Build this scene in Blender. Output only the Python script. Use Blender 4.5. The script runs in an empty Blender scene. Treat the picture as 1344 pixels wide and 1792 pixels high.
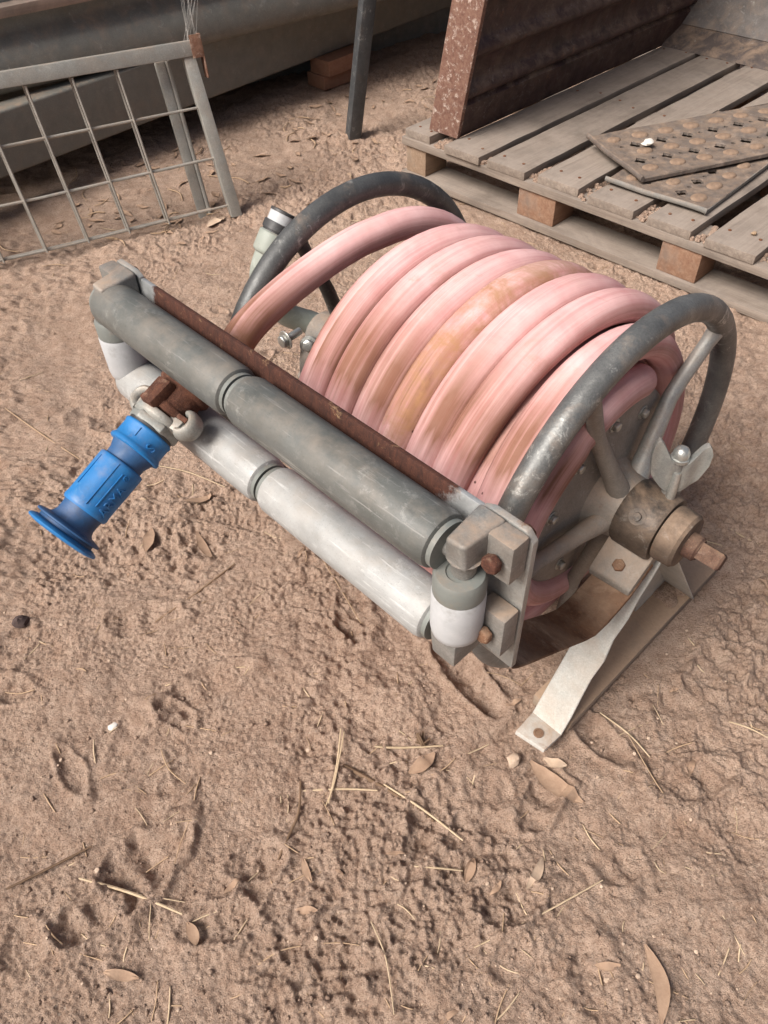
import bpy, bmesh, math, random
import numpy as np
from mathutils import Vector, Matrix
R = math.radians
random.seed(7)
rng = np.random.RandomState(11)
scene = bpy.context.scene
COL = scene.collection

# ------------------------------------------------------------------ camera
PITCH, ROLL, CAMH = 0.8175, -0.0342, 1.0361
cam_d = bpy.data.cameras.new('camera'); cam = bpy.data.objects.new('camera', cam_d); COL.objects.link(cam)
fw = Vector((0, math.cos(PITCH), -math.sin(PITCH))); up0 = Vector((0, math.sin(PITCH), math.cos(PITCH))); r0 = Vector((1, 0, 0))
rr = math.cos(ROLL)*r0 + math.sin(ROLL)*up0; uu = -math.sin(ROLL)*r0 + math.cos(ROLL)*up0
m = Matrix((rr, uu, -fw)).transposed().to_4x4(); m.translation = Vector((0, 0, CAMH)); cam.matrix_world = m
cam_d.sensor_fit = 'VERTICAL'; cam_d.sensor_height = 36; cam_d.lens = 36*1353.47/1792
cam_d.clip_start = .02; cam_d.clip_end = 500
scene.camera = cam

# ------------------------------------------------------------------ light
SUN_EL, SUN_AZ = R(47), R(214)        # azimuth of the sun seen from above, anticlockwise from +x
w = bpy.data.worlds.new('World'); scene.world = w; w.use_nodes = True
nt = w.node_tree; bg = nt.nodes['Background']
sky = nt.nodes.new('ShaderNodeTexSky'); sky.sky_type = 'NISHITA'; sky.sun_disc = False
sky.sun_elevation = SUN_EL; sky.sun_rotation = math.pi/2 - SUN_AZ
sky.air_density = .8; sky.dust_density = 8.0; sky.ozone_density = .6
nt.links.new(sky.outputs[0], bg.inputs[0]); bg.inputs[1].default_value = .058
sd = bpy.data.lights.new('sun', 'SUN'); sun = bpy.data.objects.new('sun', sd); COL.objects.link(sun)
sd.energy = 2.5; sd.angle = R(28); sd.color = (1, .965, .925)
v = Vector((math.cos(SUN_EL)*math.cos(SUN_AZ), math.cos(SUN_EL)*math.sin(SUN_AZ), math.sin(SUN_EL)))
sun.rotation_euler = v.to_track_quat('Z', 'Y').to_euler(); sun.location = v*8
scene.view_settings.view_transform = 'Standard'; scene.view_settings.look = 'None'
scene.view_settings.exposure = .95; scene.view_settings.gamma = 1

# ------------------------------------------------------------------ node helpers
class NT:
    def __init__(s, name):
        s.m = bpy.data.materials.new(name); s.m.use_nodes = True; s.t = s.m.node_tree
        s.b = s.t.nodes['Principled BSDF']; s.tc = s.t.nodes.new('ShaderNodeTexCoord')
    def n(s, ty, **k):
        o = s.t.nodes.new(ty)
        for a, b in k.items(): setattr(o, a, b)
        return o
    def put(s, sock, val):
        if isinstance(val, (int, float)): sock.default_value = val
        elif isinstance(val, (tuple, list)):
            val = tuple(val)
            sock.default_value = val + (1,) if len(val) == 3 and len(sock.default_value) == 4 else val
        else: s.t.links.new(val, sock)
    def map(s, scale=(1, 1, 1), src='Object', loc=(0, 0, 0), rot=(0, 0, 0)):
        o = s.n('ShaderNodeMapping'); s.t.links.new(s.tc.outputs[src], o.inputs[0])
        o.inputs['Scale'].default_value = scale; o.inputs['Location'].default_value = loc; o.inputs['Rotation'].default_value = rot
        return o.outputs[0]
    def noise(s, vec, scale, detail=5, rough=.6, dist=0):
        o = s.n('ShaderNodeTexNoise'); s.put(o.inputs['Vector'], vec)
        o.inputs['Scale'].default_value = scale; o.inputs['Detail'].default_value = detail
        o.inputs['Roughness'].default_value = rough; o.inputs['Distortion'].default_value = dist
        return o.outputs['Fac']
    def vor(s, vec, scale, feature='F1', out='Distance', rand=1):
        o = s.n('ShaderNodeTexVoronoi', feature=feature); s.put(o.inputs['Vector'], vec); o.inputs['Scale'].default_value = scale
        o.inputs['Randomness'].default_value = rand
        return o.outputs[out]
    def ramp(s, f, lo, hi, a=0., b=1.):
        o = s.n('ShaderNodeMapRange'); o.clamp = True; s.put(o.inputs[0], f)
        for i, x in enumerate((lo, hi, a, b)): o.inputs[i+1].default_value = x
        return o.outputs[0]
    def mix(s, f, a, b, mode='MIX'):
        o = s.n('ShaderNodeMix', data_type='RGBA', blend_type=mode); s.put(o.inputs[0], f); s.put(o.inputs[6], a); s.put(o.inputs[7], b)
        return o.outputs[2]
    def math(s, op, a, b=0.):
        o = s.n('ShaderNodeMath', operation=op); s.put(o.inputs[0], a); s.put(o.inputs[1], b); return o.outputs[0]
    def bump(s, h, strength=.5, dist=.002, prev=None):
        o = s.n('ShaderNodeBump'); s.put(o.inputs['Height'], h); o.inputs['Strength'].default_value = strength
        o.inputs['Distance'].default_value = dist
        if prev is not None: s.t.links.new(prev, o.inputs['Normal'])
        return o.outputs[0]
    def sep(s, vec):
        o = s.n('ShaderNodeSeparateXYZ'); s.put(o.inputs[0], vec); return o.outputs
    def up(s, lo=.3, hi=.95):
        g = s.n('ShaderNodeNewGeometry'); return s.ramp(s.sep(g.outputs['Normal'])[2], lo, hi)
    def done(s, col, rough=.7, metal=0., normal=None, spec=.5):
        s.put(s.b.inputs['Base Color'], col); s.put(s.b.inputs['Roughness'], rough); s.put(s.b.inputs['Metallic'], metal)
        s.b.inputs['Specular IOR Level'].default_value = spec
        if normal is not None: s.t.links.new(normal, s.b.inputs['Normal'])
        return s.m

DUST = (.36, .25, .17)
def steel(name, c1, c2, rust=0., dust=.3, rough=.5, metal=.45, rscale=14, pale=.25):
    """weathered metal: cloudy tone, fine speckle, pale scuffs, rust blotches, dust lying on the upper faces"""
    t = NT(name); o = t.map()
    col = t.mix(t.ramp(t.noise(o, 22, 6, .65), .3, .7), c1, c2)
    sp = t.noise(o, 420, 3, .7)
    col = t.mix(t.ramp(sp, .35, .75, 0, .5), col, tuple(x*.55 for x in c1))
    sc = t.math('MULTIPLY', t.ramp(t.noise(o, 55, 8, .75, .6), .56, .7), t.ramp(t.noise(o, 9, 3), .4, .62))
    col = t.mix(t.math('MULTIPLY', sc, pale*2), col, (.62, .62, .58))
    rn = t.noise(o, rscale, 9, .7, .3)
    rf = t.ramp(rn, .66-rust*.5, .74-rust*.5) if rust > 0 else None
    met = metal
    if rf is not None:
        rc = t.mix(t.ramp(t.noise(o, 90, 6, .7), .35, .7), (.055, .018, .009), (.22, .085, .035))
        col = t.mix(rf, col, rc); met = t.math('MULTIPLY', t.math('SUBTRACT', 1., rf), metal)
    if dust > 0:
        df = t.math('MULTIPLY', t.math('ADD', t.math('MULTIPLY', t.up(.1, .95), .85), .25), t.ramp(t.noise(o, 18, 6, .7, .4), .62-dust*.55, .8-dust*.3))
        dc = t.mix(t.noise(o, 200, 4), tuple(x*.75 for x in DUST), tuple(x*1.15 for x in DUST))
        col = t.mix(t.math('MULTIPLY', df, min(1, .45+dust*.6)), col, dc)
        met = t.math('MULTIPLY', t.math('SUBTRACT', 1., df), met)
    b = t.bump(t.noise(o, 260, 5, .7), .35, .0012)
    b = t.bump(t.noise(o, 40, 4), .25, .003, b)
    return t.done(col, t.ramp(t.noise(o, 30, 5), .3, .7, rough-.08, rough+.15), met, b)

def rustmat(name, dark=(.06, .02, .011), light=(.20, .075, .032), crust=None, dust=.15, k=1.):
    t = NT(name); o = t.map((k, k, k))
    col = t.mix(t.ramp(t.noise(o, 38, 8, .7, .3), .32, .7), dark, light)
    col = t.mix(t.ramp(t.noise(o, 300, 4, .7), .55, .8, 0, .6), col, (.33, .15, .07))
    if crust: col = t.mix(t.ramp(t.noise(o, 24, 9, .75, .4), .54, .66), col, crust)
    if dust: col = t.mix(t.math('MULTIPLY', t.up(), t.ramp(t.noise(o, 25, 6, .7), .6-dust, .8, 0, .8)), col, DUST)
    b = t.bump(t.noise(o, 180, 7, .75), .7, .002); b = t.bump(t.noise(o, 700, 3), .3, .0006, b)
    return t.done(col, .82, .1, b, .35)

def plastic(name, base, scuff, rough=.5, amt=.5, grime=(.12, .09, .07), dust=.2):
    t = NT(name); o = t.map()
    col = t.mix(t.ramp(t.noise(o, 26, 5, .6, .5), .3, .75), base, tuple(x*1.25 for x in base))
    sf = t.math('MULTIPLY', t.ramp(t.noise(o, 60, 9, .75, 1.), .54, .72), amt)
    col = t.mix(sf, col, scuff)
    col = t.mix(t.math('MULTIPLY', t.ramp(t.noise(o, 34, 6, .7), .55, .75), .6), col, grime)
    if dust: col = t.mix(t.math('MULTIPLY', t.up(), t.ramp(t.noise(o, 20, 6, .7), .5, .75, 0, dust*2)), col, DUST)
    b = t.bump(t.noise(o, 300, 5), .15, .0008); b = t.bump(t.noise(o, 45, 3), .15, .002, b)
    return t.done(col, t.ramp(t.noise(o, 50, 5), .3, .7, rough-.1, rough+.15), 0, b)

def woodmat(name, c1, c2, dustamt=.6):
    t = NT(name); o = t.map((1.2, 26, 26)); o2 = t.map()
    rnd = t.n('ShaderNodeObjectInfo').outputs['Random']
    g = t.noise(o, 3.2, 8, .7, .8)
    col = t.mix(t.ramp(g, .3, .72), c1, c2)
    col = t.mix(t.ramp(rnd, 0, 1, 0, .35), col, tuple(x*.6 for x in c1))
    col = t.mix(t.ramp(t.noise(o2, 9, 5, .7), .5, .7, 0, .5), col, (.19, .17, .15))
    df = t.math('MULTIPLY', t.up(.3, .9), t.ramp(t.noise(o2, 13, 7, .7, .3), .30, .62, 0, dustamt))
    dc = t.mix(t.noise(o2, 70, 5, .7), (.215, .178, .15), (.36, .305, .26))
    col = t.mix(df, col, dc)
    col = t.mix(t.ramp(t.noise(o2, 5.5, 7, .7, .6), .50, .70, 0, .62), col, (.12, .10, .085))
    col = t.mix(t.ramp(t.vor(o2, 170), .04, .1, .55, 0), col, (.09, .06, .045))
    col = t.mix(t.ramp(t.noise(o2, 320, 3, .6), .62, .74, 0, .5), col, (.12, .09, .07))
    b = t.bump(g, .5, .0025); b = t.bump(t.noise(o2, 330, 4), .4, .001, b)
    return t.done(col, .88, 0, b, .25)

# ------------------------------------------------------------------ materials
def soilmat():
    t = NT('dry_soil'); o = t.map()
    c = t.mix(t.ramp(t.noise(o, 3.2, 5, .6), .3, .72), (.365, .240, .174), (.50, .355, .270))
    c = t.mix(t.ramp(t.noise(o, 38, 6, .7), .35, .72), c, (.59, .44, .345))
    c = t.mix(t.ramp(t.noise(o, 1.6, 4, .6, .4), .56, .72, 0, .55), c, (.28, .18, .124))
    c = t.mix(t.ramp(t.noise(o, 260, 4, .75), .48, .70, 0, .85), c, (.20, .122, .08))
    c = t.mix(t.ramp(t.noise(o, 330, 3, .7), .57, .75, 0, .6), c, (.66, .52, .40))
    fl = t.math('MULTIPLY', t.ramp(t.vor(o, 95), .10, .16, 1, 0), t.ramp(t.noise(o, 21, 3), .55, .66))
    c = t.mix(t.math('MULTIPLY', fl, .7), c, (.60, .50, .40))
    b = t.bump(t.noise(o, 150, 8, .8), .8, .006)
    b = t.bump(t.ramp(t.vor(o, 330), 0, .6), .6, .004, b)
    b = t.bump(t.noise(o, 700, 3, .7), 1., .003, b)
    return t.done(c, .95, 0, b, .15)
M = {}
M['soil'] = soilmat()
def hosemat():
    t = NT('faded_pink_rubber')
    uv = t.n('ShaderNodeUVMap').outputs[0]; s = t.sep(uv); u, vv = s[0], s[1]     # u turns, v around
    o = t.map()
    cmb = t.n('ShaderNodeCombineXYZ'); t.put(cmb.inputs[0], t.math('MULTIPLY', u, 6.)); t.put(cmb.inputs[1], t.math('MULTIPLY', vv, 60.)); st = cmb.outputs[0]
    cm2 = t.n('ShaderNodeCombineXYZ'); t.put(cm2.inputs[0], t.math('MULTIPLY', u, 3.)); t.put(cm2.inputs[1], t.math('MULTIPLY', vv, 14.)); st2 = cm2.outputs[0]
    c = t.mix(t.ramp(t.noise(o, 13, 5, .65, .3), .3, .7), (.60, .315, .305), (.76, .49, .475))
    c = t.mix(t.ramp(t.noise(st2, 1., 5, .6, .4), .45, .70, 0, .5), c, (.43, .135, .14))
    c = t.mix(t.ramp(t.noise(st, 1., 5, .65), .5, .74, 0, .34), c, (.80, .565, .54))
    # brown handling stain low on the front of each turn, each turn a different amount
    fr = t.math('FRACT', u); w1 = t.math('FLOOR', u)
    wob = t.math('MULTIPLY', t.math('SUBTRACT', t.noise(st2, .9, 4, .6), .5), .05)
    band = t.math('MULTIPLY', t.ramp(t.math('ADD', fr, wob), .080, .104), t.ramp(t.math('ADD', fr, wob), .135, .205, 1, 0))
    amt = t.ramp(t.noise(st2, .55, 4, .65), .34, .56, .3, .95)
    c = t.mix(t.math('MULTIPLY', t.math('MULTIPLY', band, amt), .92), c, (.165, .068, .030))
    # one turn is ochre along its length, plus broad ochre smears elsewhere
    och = t.math('MULTIPLY', t.ramp(u, 3.97, 4.06), t.ramp(u, 4.36, 4.5, 1, 0))
    c = t.mix(t.math('MULTIPLY', och, t.ramp(t.noise(t.map((1, 1, 1)), 24, 6, .7, .4), .36, .62, .0, .85)), c, (.34, .18, .085))
    c = t.mix(t.ramp(t.noise(o, 9, 6, .7, .5), .60, .74, 0, .55), c, (.36, .18, .11))
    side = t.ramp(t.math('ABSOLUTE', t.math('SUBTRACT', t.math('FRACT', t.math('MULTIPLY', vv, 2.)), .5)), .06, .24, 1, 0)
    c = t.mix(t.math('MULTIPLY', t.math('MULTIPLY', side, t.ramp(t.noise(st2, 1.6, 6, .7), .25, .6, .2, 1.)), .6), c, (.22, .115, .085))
    last = t.ramp(t.math('ADD', u, t.math('MULTIPLY', t.math('SUBTRACT', t.noise(o, 40, 5), .5), .05)), .125, .085)
    c = t.mix(last, c, (.21, .10, .045)); c = t.mix(t.ramp(u, .088, .06), c, (.05, .03, .018))
    c = t.mix(t.math('MULTIPLY', t.up(.55, 1.), t.ramp(t.noise(o, 16, 6, .7), .45, .80, 0, .35)), c, (.50, .35, .27))
    # black scuff streaks and small blisters
    sk = t.math('MULTIPLY', t.ramp(t.noise(st, 2.2, 6, .75), .60, .70), t.ramp(t.noise(o, 9, 3), .50, .64))
    c = t.mix(t.math('MULTIPLY', sk, .75), c, (.10, .05, .045))
    bl = t.math('MULTIPLY', t.ramp(t.vor(o, 75), .09, .14, 1, 0), t.ramp(t.noise(o, 15, 2, .5), .56, .62))
    bl = t.math('MULTIPLY', bl, t.math('MULTIPLY', t.ramp(fr, .12, .09), t.ramp(u, 2.9, 3.0)))
    c = t.mix(bl, c, (.07, .03, .025))
    b = t.bump(t.noise(st, 1.3, 5, .7), .25, .0015); b = t.bump(t.noise(o, 160, 5, .7), .25, .0012, b); b = t.bump(bl, .6, -.001, b)
    return t.done(c, t.ramp(t.noise(o, 30, 5), .3, .7, .68, .88), 0, b, .3)
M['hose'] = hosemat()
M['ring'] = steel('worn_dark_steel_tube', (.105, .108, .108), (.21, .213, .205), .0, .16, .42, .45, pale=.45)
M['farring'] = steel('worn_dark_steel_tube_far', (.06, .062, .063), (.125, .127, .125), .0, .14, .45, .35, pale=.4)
M['hub'] = steel('dusty_cast_metal', (.20, .188, .168), (.34, .32, .285), .05, .6, .6, .25)
M['clamp'] = steel('oily_dusty_casting', (.028, .023, .020), (.085, .068, .054), .04, .42, .5, .25, 22, .15)
M['collar'] = steel('dusty_brown_collar', (.06, .044, .034), (.15, .108, .08), .12, .5, .7, .15, 26)
M['galv'] = steel('galvanised_plate', (.28, .285, .275), (.43, .435, .415), .05, .4, .45, .35, 20)
M['cast'] = steel('grey_cast_bracket', (.15, .152, .145), (.29, .285, .27), .03, .5, .55, .3, 22)
M['handle'] = steel('cast_handle', (.30, .31, .30), (.46, .46, .43), .0, .22, .4, .6)
M['leg'] = steel('pale_zinc_leg', (.42, .425, .40), (.60, .60, .565), .04, .42, .55, .2, 22)
M['footdust'] = steel('dusty_zinc_foot', (.50, .50, .47), (.62, .61, .57), .05, .55, .6, .2)
M['legdust'] = steel('dust_caked_leg', (.22, .18, .14), (.30, .24, .19), .02, .95, .8, .1)
M['strap'] = rustmat('rusting_strap', (.070, .028, .014), (.20, .105, .058), (.30, .20, .135), .22, .55)
M['rust'] = rustmat('rust', k=2.)
def tiebar():
    t = NT('rusted_galvanised_bar'); o = t.map(); x = t.sep(o)[0]
    g = t.mix(t.ramp(t.noise(o, 40, 6, .65), .3, .7), (.30, .31, .31), (.48, .49, .49))
    r_ = t.mix(t.ramp(t.noise(t.map((3, 1, 1)), 60, 8, .75, .4), .3, .7), (.022, .009, .007), (.090, .032, .019))
    r_ = t.mix(t.ramp(t.noise(o, 33, 9, .75, .5), .60, .70), r_, (.34, .22, .12))
    r_ = t.mix(t.ramp(t.noise(o, 240, 4, .7), .58, .8, 0, .6), r_, (.24, .09, .05))
    e = t.math('ADD', t.math('ADD', t.ramp(x, -.05, .05), t.ramp(x, -.455, -.50)), t.math('MULTIPLY', t.math('SUBTRACT', t.noise(o, 34, 6, .7), .5), .9))
    f = t.ramp(e, .42, .60); c = t.mix(f, r_, g)
    b = t.bump(t.noise(o, 200, 7, .75), .5, .0015)
    return t.done(c, t.math('SUBTRACT', .75, t.math('MULTIPLY', f, .3)), t.math('MULTIPLY', f, .5), b, .4)
M['rustbar'] = tiebar()
M['bolt'] = rustmat('rusted_bolt', (.040, .015, .011), (.135, .055, .036), (.20, .115, .08), .1, 3.)
M['stub'] = rustmat('worn_rusty_shaft', (.05, .024, .018), (.135, .075, .055), (.27, .19, .15), .25, 2.)
M['boltdust'] = rustmat('dusty_orange_bolt', (.14, .068, .04), (.31, .175, .105), (.42, .31, .22), .35, 3.5)
M['zincbolt'] = steel('zinc_bolt', (.42, .42, .38), (.6, .59, .53), .03, .25, .35, .7)
M['coup'] = rustmat('rusted_coupling', (.035, .013, .009), (.13, .052, .031), (.20, .11, .08), .05, 1.8)
M['claw'] = steel('pale_cast_claw', (.24, .25, .235), (.40, .41, .385), .06, .35, .5, .3, 30)
M['nut'] = steel('bright_nut', (.45, .46, .44), (.62, .62, .58), 0, .2, .3, .75)
M['blue'] = plastic('blue_rubber', (.013, .135, .35), (.11, .26, .44), .5, .5, (.035, .08, .15), .22)
M['bluedark'] = plastic('grimy_blue_rubber', (.018, .07, .17), (.05, .14, .32), .55, .6, (.03, .035, .05), .08)
M['roller'] = plastic('grey_roller_sleeve', (.098, .106, .098), (.31, .32, .30), .5, .75, (.06, .06, .052), .22)
def rollermat(name, c1, c2, scuff, amt, dark, rough=.5):
    t = NT(name); o = t.map(); lo = t.map((.3, 1, 1)); l2 = t.map((.06, 1, 1))
    c = t.mix(t.ramp(t.noise(o, 18, 6, .65), .3, .7), c1, c2)
    c = t.mix(t.ramp(t.noise(lo, 40, 7, .7), .45, .75, 0, .4), c, tuple(x*1.3 for x in c2))
    c = t.mix(t.ramp(t.noise(l2, 160, 4, .7), .60, .72, 0, amt), c, scuff)
    c = t.mix(t.math('MULTIPLY', t.ramp(t.noise(o, 75, 9, .8), .53, .64), t.ramp(t.noise(o, 8, 3), .46, .62, 0, amt)), c, scuff)
    c = t.mix(t.ramp(t.noise(lo, 30, 7, .75), .60, .72, 0, .6), c, dark)
    c = t.mix(t.ramp(t.noise(o, 500, 3, .7), .58, .72, 0, .35), c, dark)
    c = t.mix(t.math('MULTIPLY', t.up(.2, .95), t.ramp(t.noise(o, 22, 6, .7), .42, .74, 0, .4)), c, (.33, .265, .205))
    b = t.bump(t.noise(lo, 120, 6, .75), .3, .0012); b = t.bump(t.noise(o, 220, 5), .2, .0009, b)
    return t.done(c, t.ramp(t.noise(lo, 60, 5), .3, .7, rough-.1, rough+.15), 0, b)
M['roller'] = rollermat('grey_roller_sleeve', (.066, .070, .065), (.118, .122, .115), (.31, .31, .295), .55, (.035, .034, .031))
M['endcap'] = plastic('grey_end_cap', (.14, .15, .14), (.3, .3, .28), .5, .4, (.2, .16, .12), .2)
M['white'] = plastic('white_roller', (.37, .38, .39), (.50, .505, .505), .5, .6, (.20, .19, .175), .12)
M['inlet'] = plastic('pale_grey_green_pipe', (.24, .26, .23), (.42, .44, .40), .5, .6, (.15, .135, .115), .35)
M['blackband'] = plastic('black_band', (.03, .03, .032), (.12, .12, .12), .5, .4)
def lowroller():
    t = NT('flaking_white_roller'); o = t.map(); s = t.sep(t.map())
    grey = t.mix(t.ramp(t.noise(o, 30, 6, .65), .3, .7), (.15, .153, .145), (.30, .30, .285))
    wh = t.mix(t.ramp(t.noise(o, 40, 6, .65, .5), .3, .7), (.36, .365, .36), (.50, .51, .505))
    f = t.ramp(t.math('ADD', t.noise(t.map((.35, 1, 1)), 26, 9, .78, .4), t.ramp(s[0], -.35, 0, -.14, .12)), .38, .56)
    f2 = t.ramp(s[0], -.49, -.53, 0, 1)
    c = t.mix(f, grey, wh)
    c = t.mix(t.math('MULTIPLY', f2, t.ramp(t.noise(o, 40, 6), .38, .5)), c, (.72, .73, .72))
    cr = t.ramp(t.vor(t.map((14, 30, 30)), 1.3, 'DISTANCE_TO_EDGE'), .006, .02, 1, 0)
    cr = t.math('MULTIPLY', cr, t.ramp(t.noise(o, 11, 3), .5, .6))
    c = t.mix(t.math('MULTIPLY', cr, .8), c, (.10, .095, .085))
    b = t.bump(f, .3, .0008); b = t.bump(t.noise(o, 200, 5), .25, .001, b)
    return t.done(c, .5, .05, b)
M['lowroller'] = rollermat('scuffed_pale_roller', (.225, .228, .222), (.345, .35, .345), (.53, .535, .53), .9, (.085, .08, .072), .45)
M['wood'] = woodmat('weathered_pallet_wood', (.165, .13, .105), (.33, .275, .23), .7)
M['woodblock'] = woodmat('pallet_block_wood', (.23, .155, .105), (.40, .29, .205), .6)
M['woodred'] = woodmat('stained_block_wood', (.20, .10, .062), (.36, .235, .16), .5)
M['plank'] = woodmat('dusty_pink_board', (.33, .24, .19), (.46, .35, .28), .6)
M['maroon'] = steel('dark_maroon_paint', (.030, .013, .012), (.066, .028, .025), .05, .38, .5, .1, 14, .12)
M['binpost'] = rustmat('crusted_rust', (.12, .055, .042), (.26, .155, .115), (.58, .50, .44), .0, 2.6)
M['sheet'] = steel('dusty_grey_sheet', (.12, .105, .097), (.19, .172, .16), .03, .28, .7, .1, 8)
M['sheetlip'] = steel('dark_sheet_lip', (.07, .055, .05), (.12, .095, .085), .05, .35, .7, .1, 8)
M['trough'] = steel('old_grey_paint', (.15, .149, .133), (.215, .213, .19), .0, .3, .6, .05, 10, .15)
M['beam'] = steel('olive_grey_paint', (.165, .163, .145), (.225, .222, .196), .0, .3, .6, .05, 10, .12)
M['post'] = steel('dark_painted_post', (.055, .058, .062), (.10, .105, .11), .0, .15, .5, .3)
M['mesh'] = steel('dull_galvanised_tube', (.28, .285, .265), (.40, .40, .37), .05, .4, .5, .3)
M['wire'] = steel('dull_wire', (.27, .25, .22), (.40, .38, .34), .05, .3, .5, .3)
M['bracket'] = rustmat('rusty_corner', (.11, .05, .032), (.24, .135, .09), (.40, .31, .25), .3, 2.)
M['grate'] = rustmat('dusty_rusted_grate', (.095, .078, .068), (.18, .152, .132), (.26, .215, .185), .2)
M['dimple'] = rustmat('worn_brown_stud', (.15, .105, .078), (.27, .185, .13), (.27, .215, .17), .3, 1.5)
M['grated'] = steel('grey_scale_grate', (.17, .165, .155), (.26, .25, .23), .15, .4, .7, .2)
M['brick'] = NT('old_brick'); 
def simple(name, c1, c2, scale=60, rough=.85, bs=.4):
    t = NT(name); o = t.map(); r = t.n('ShaderNodeObjectInfo').outputs['Random']
    c = t.mix(t.ramp(t.noise(o, scale, 6, .7), .3, .7), c1, c2); c = t.mix(t.ramp(r, 0, 1, 0, .4), c, tuple(x*.55 for x in c1))
    return t.done(c, rough, 0, t.bump(t.noise(o, scale*4, 4), bs, .001), .25)
M['brick'] = simple('old_brick', (.30, .15, .095), (.42, .24, .16))
M['straw'] = simple('dry_straw', (.42, .315, .20), (.58, .46, .32), 120)
M['strawdull'] = simple('dusty_straw', (.33, .225, .14), (.48, .345, .23), 120)
M['twig'] = simple('brown_twig', (.12, .075, .045), (.22, .145, .095), 90)
M['leaf'] = simple('dry_leaf', (.27, .175, .118), (.41, .285, .20), 70)
M['leafpale'] = simple('pale_leaf', (.44, .32, .23), (.56, .43, .32), 70)
M['pebble'] = simple('pale_stone', (.40, .29, .21), (.56, .44, .34), 200)
M['dark'] = simple('dark_stone', (.05, .035, .035), (.12, .085, .075), 80)
M['chip'] = simple('white_chip', (.66, .63, .57), (.80, .77, .72), 80)
M['web'] = simple('cobweb', (.5, .47, .43), (.6, .57, .53), 80)
M['rope'] = simple('old_dark_rubber', (.03, .03, .03), (.07, .065, .06), 80)

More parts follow.
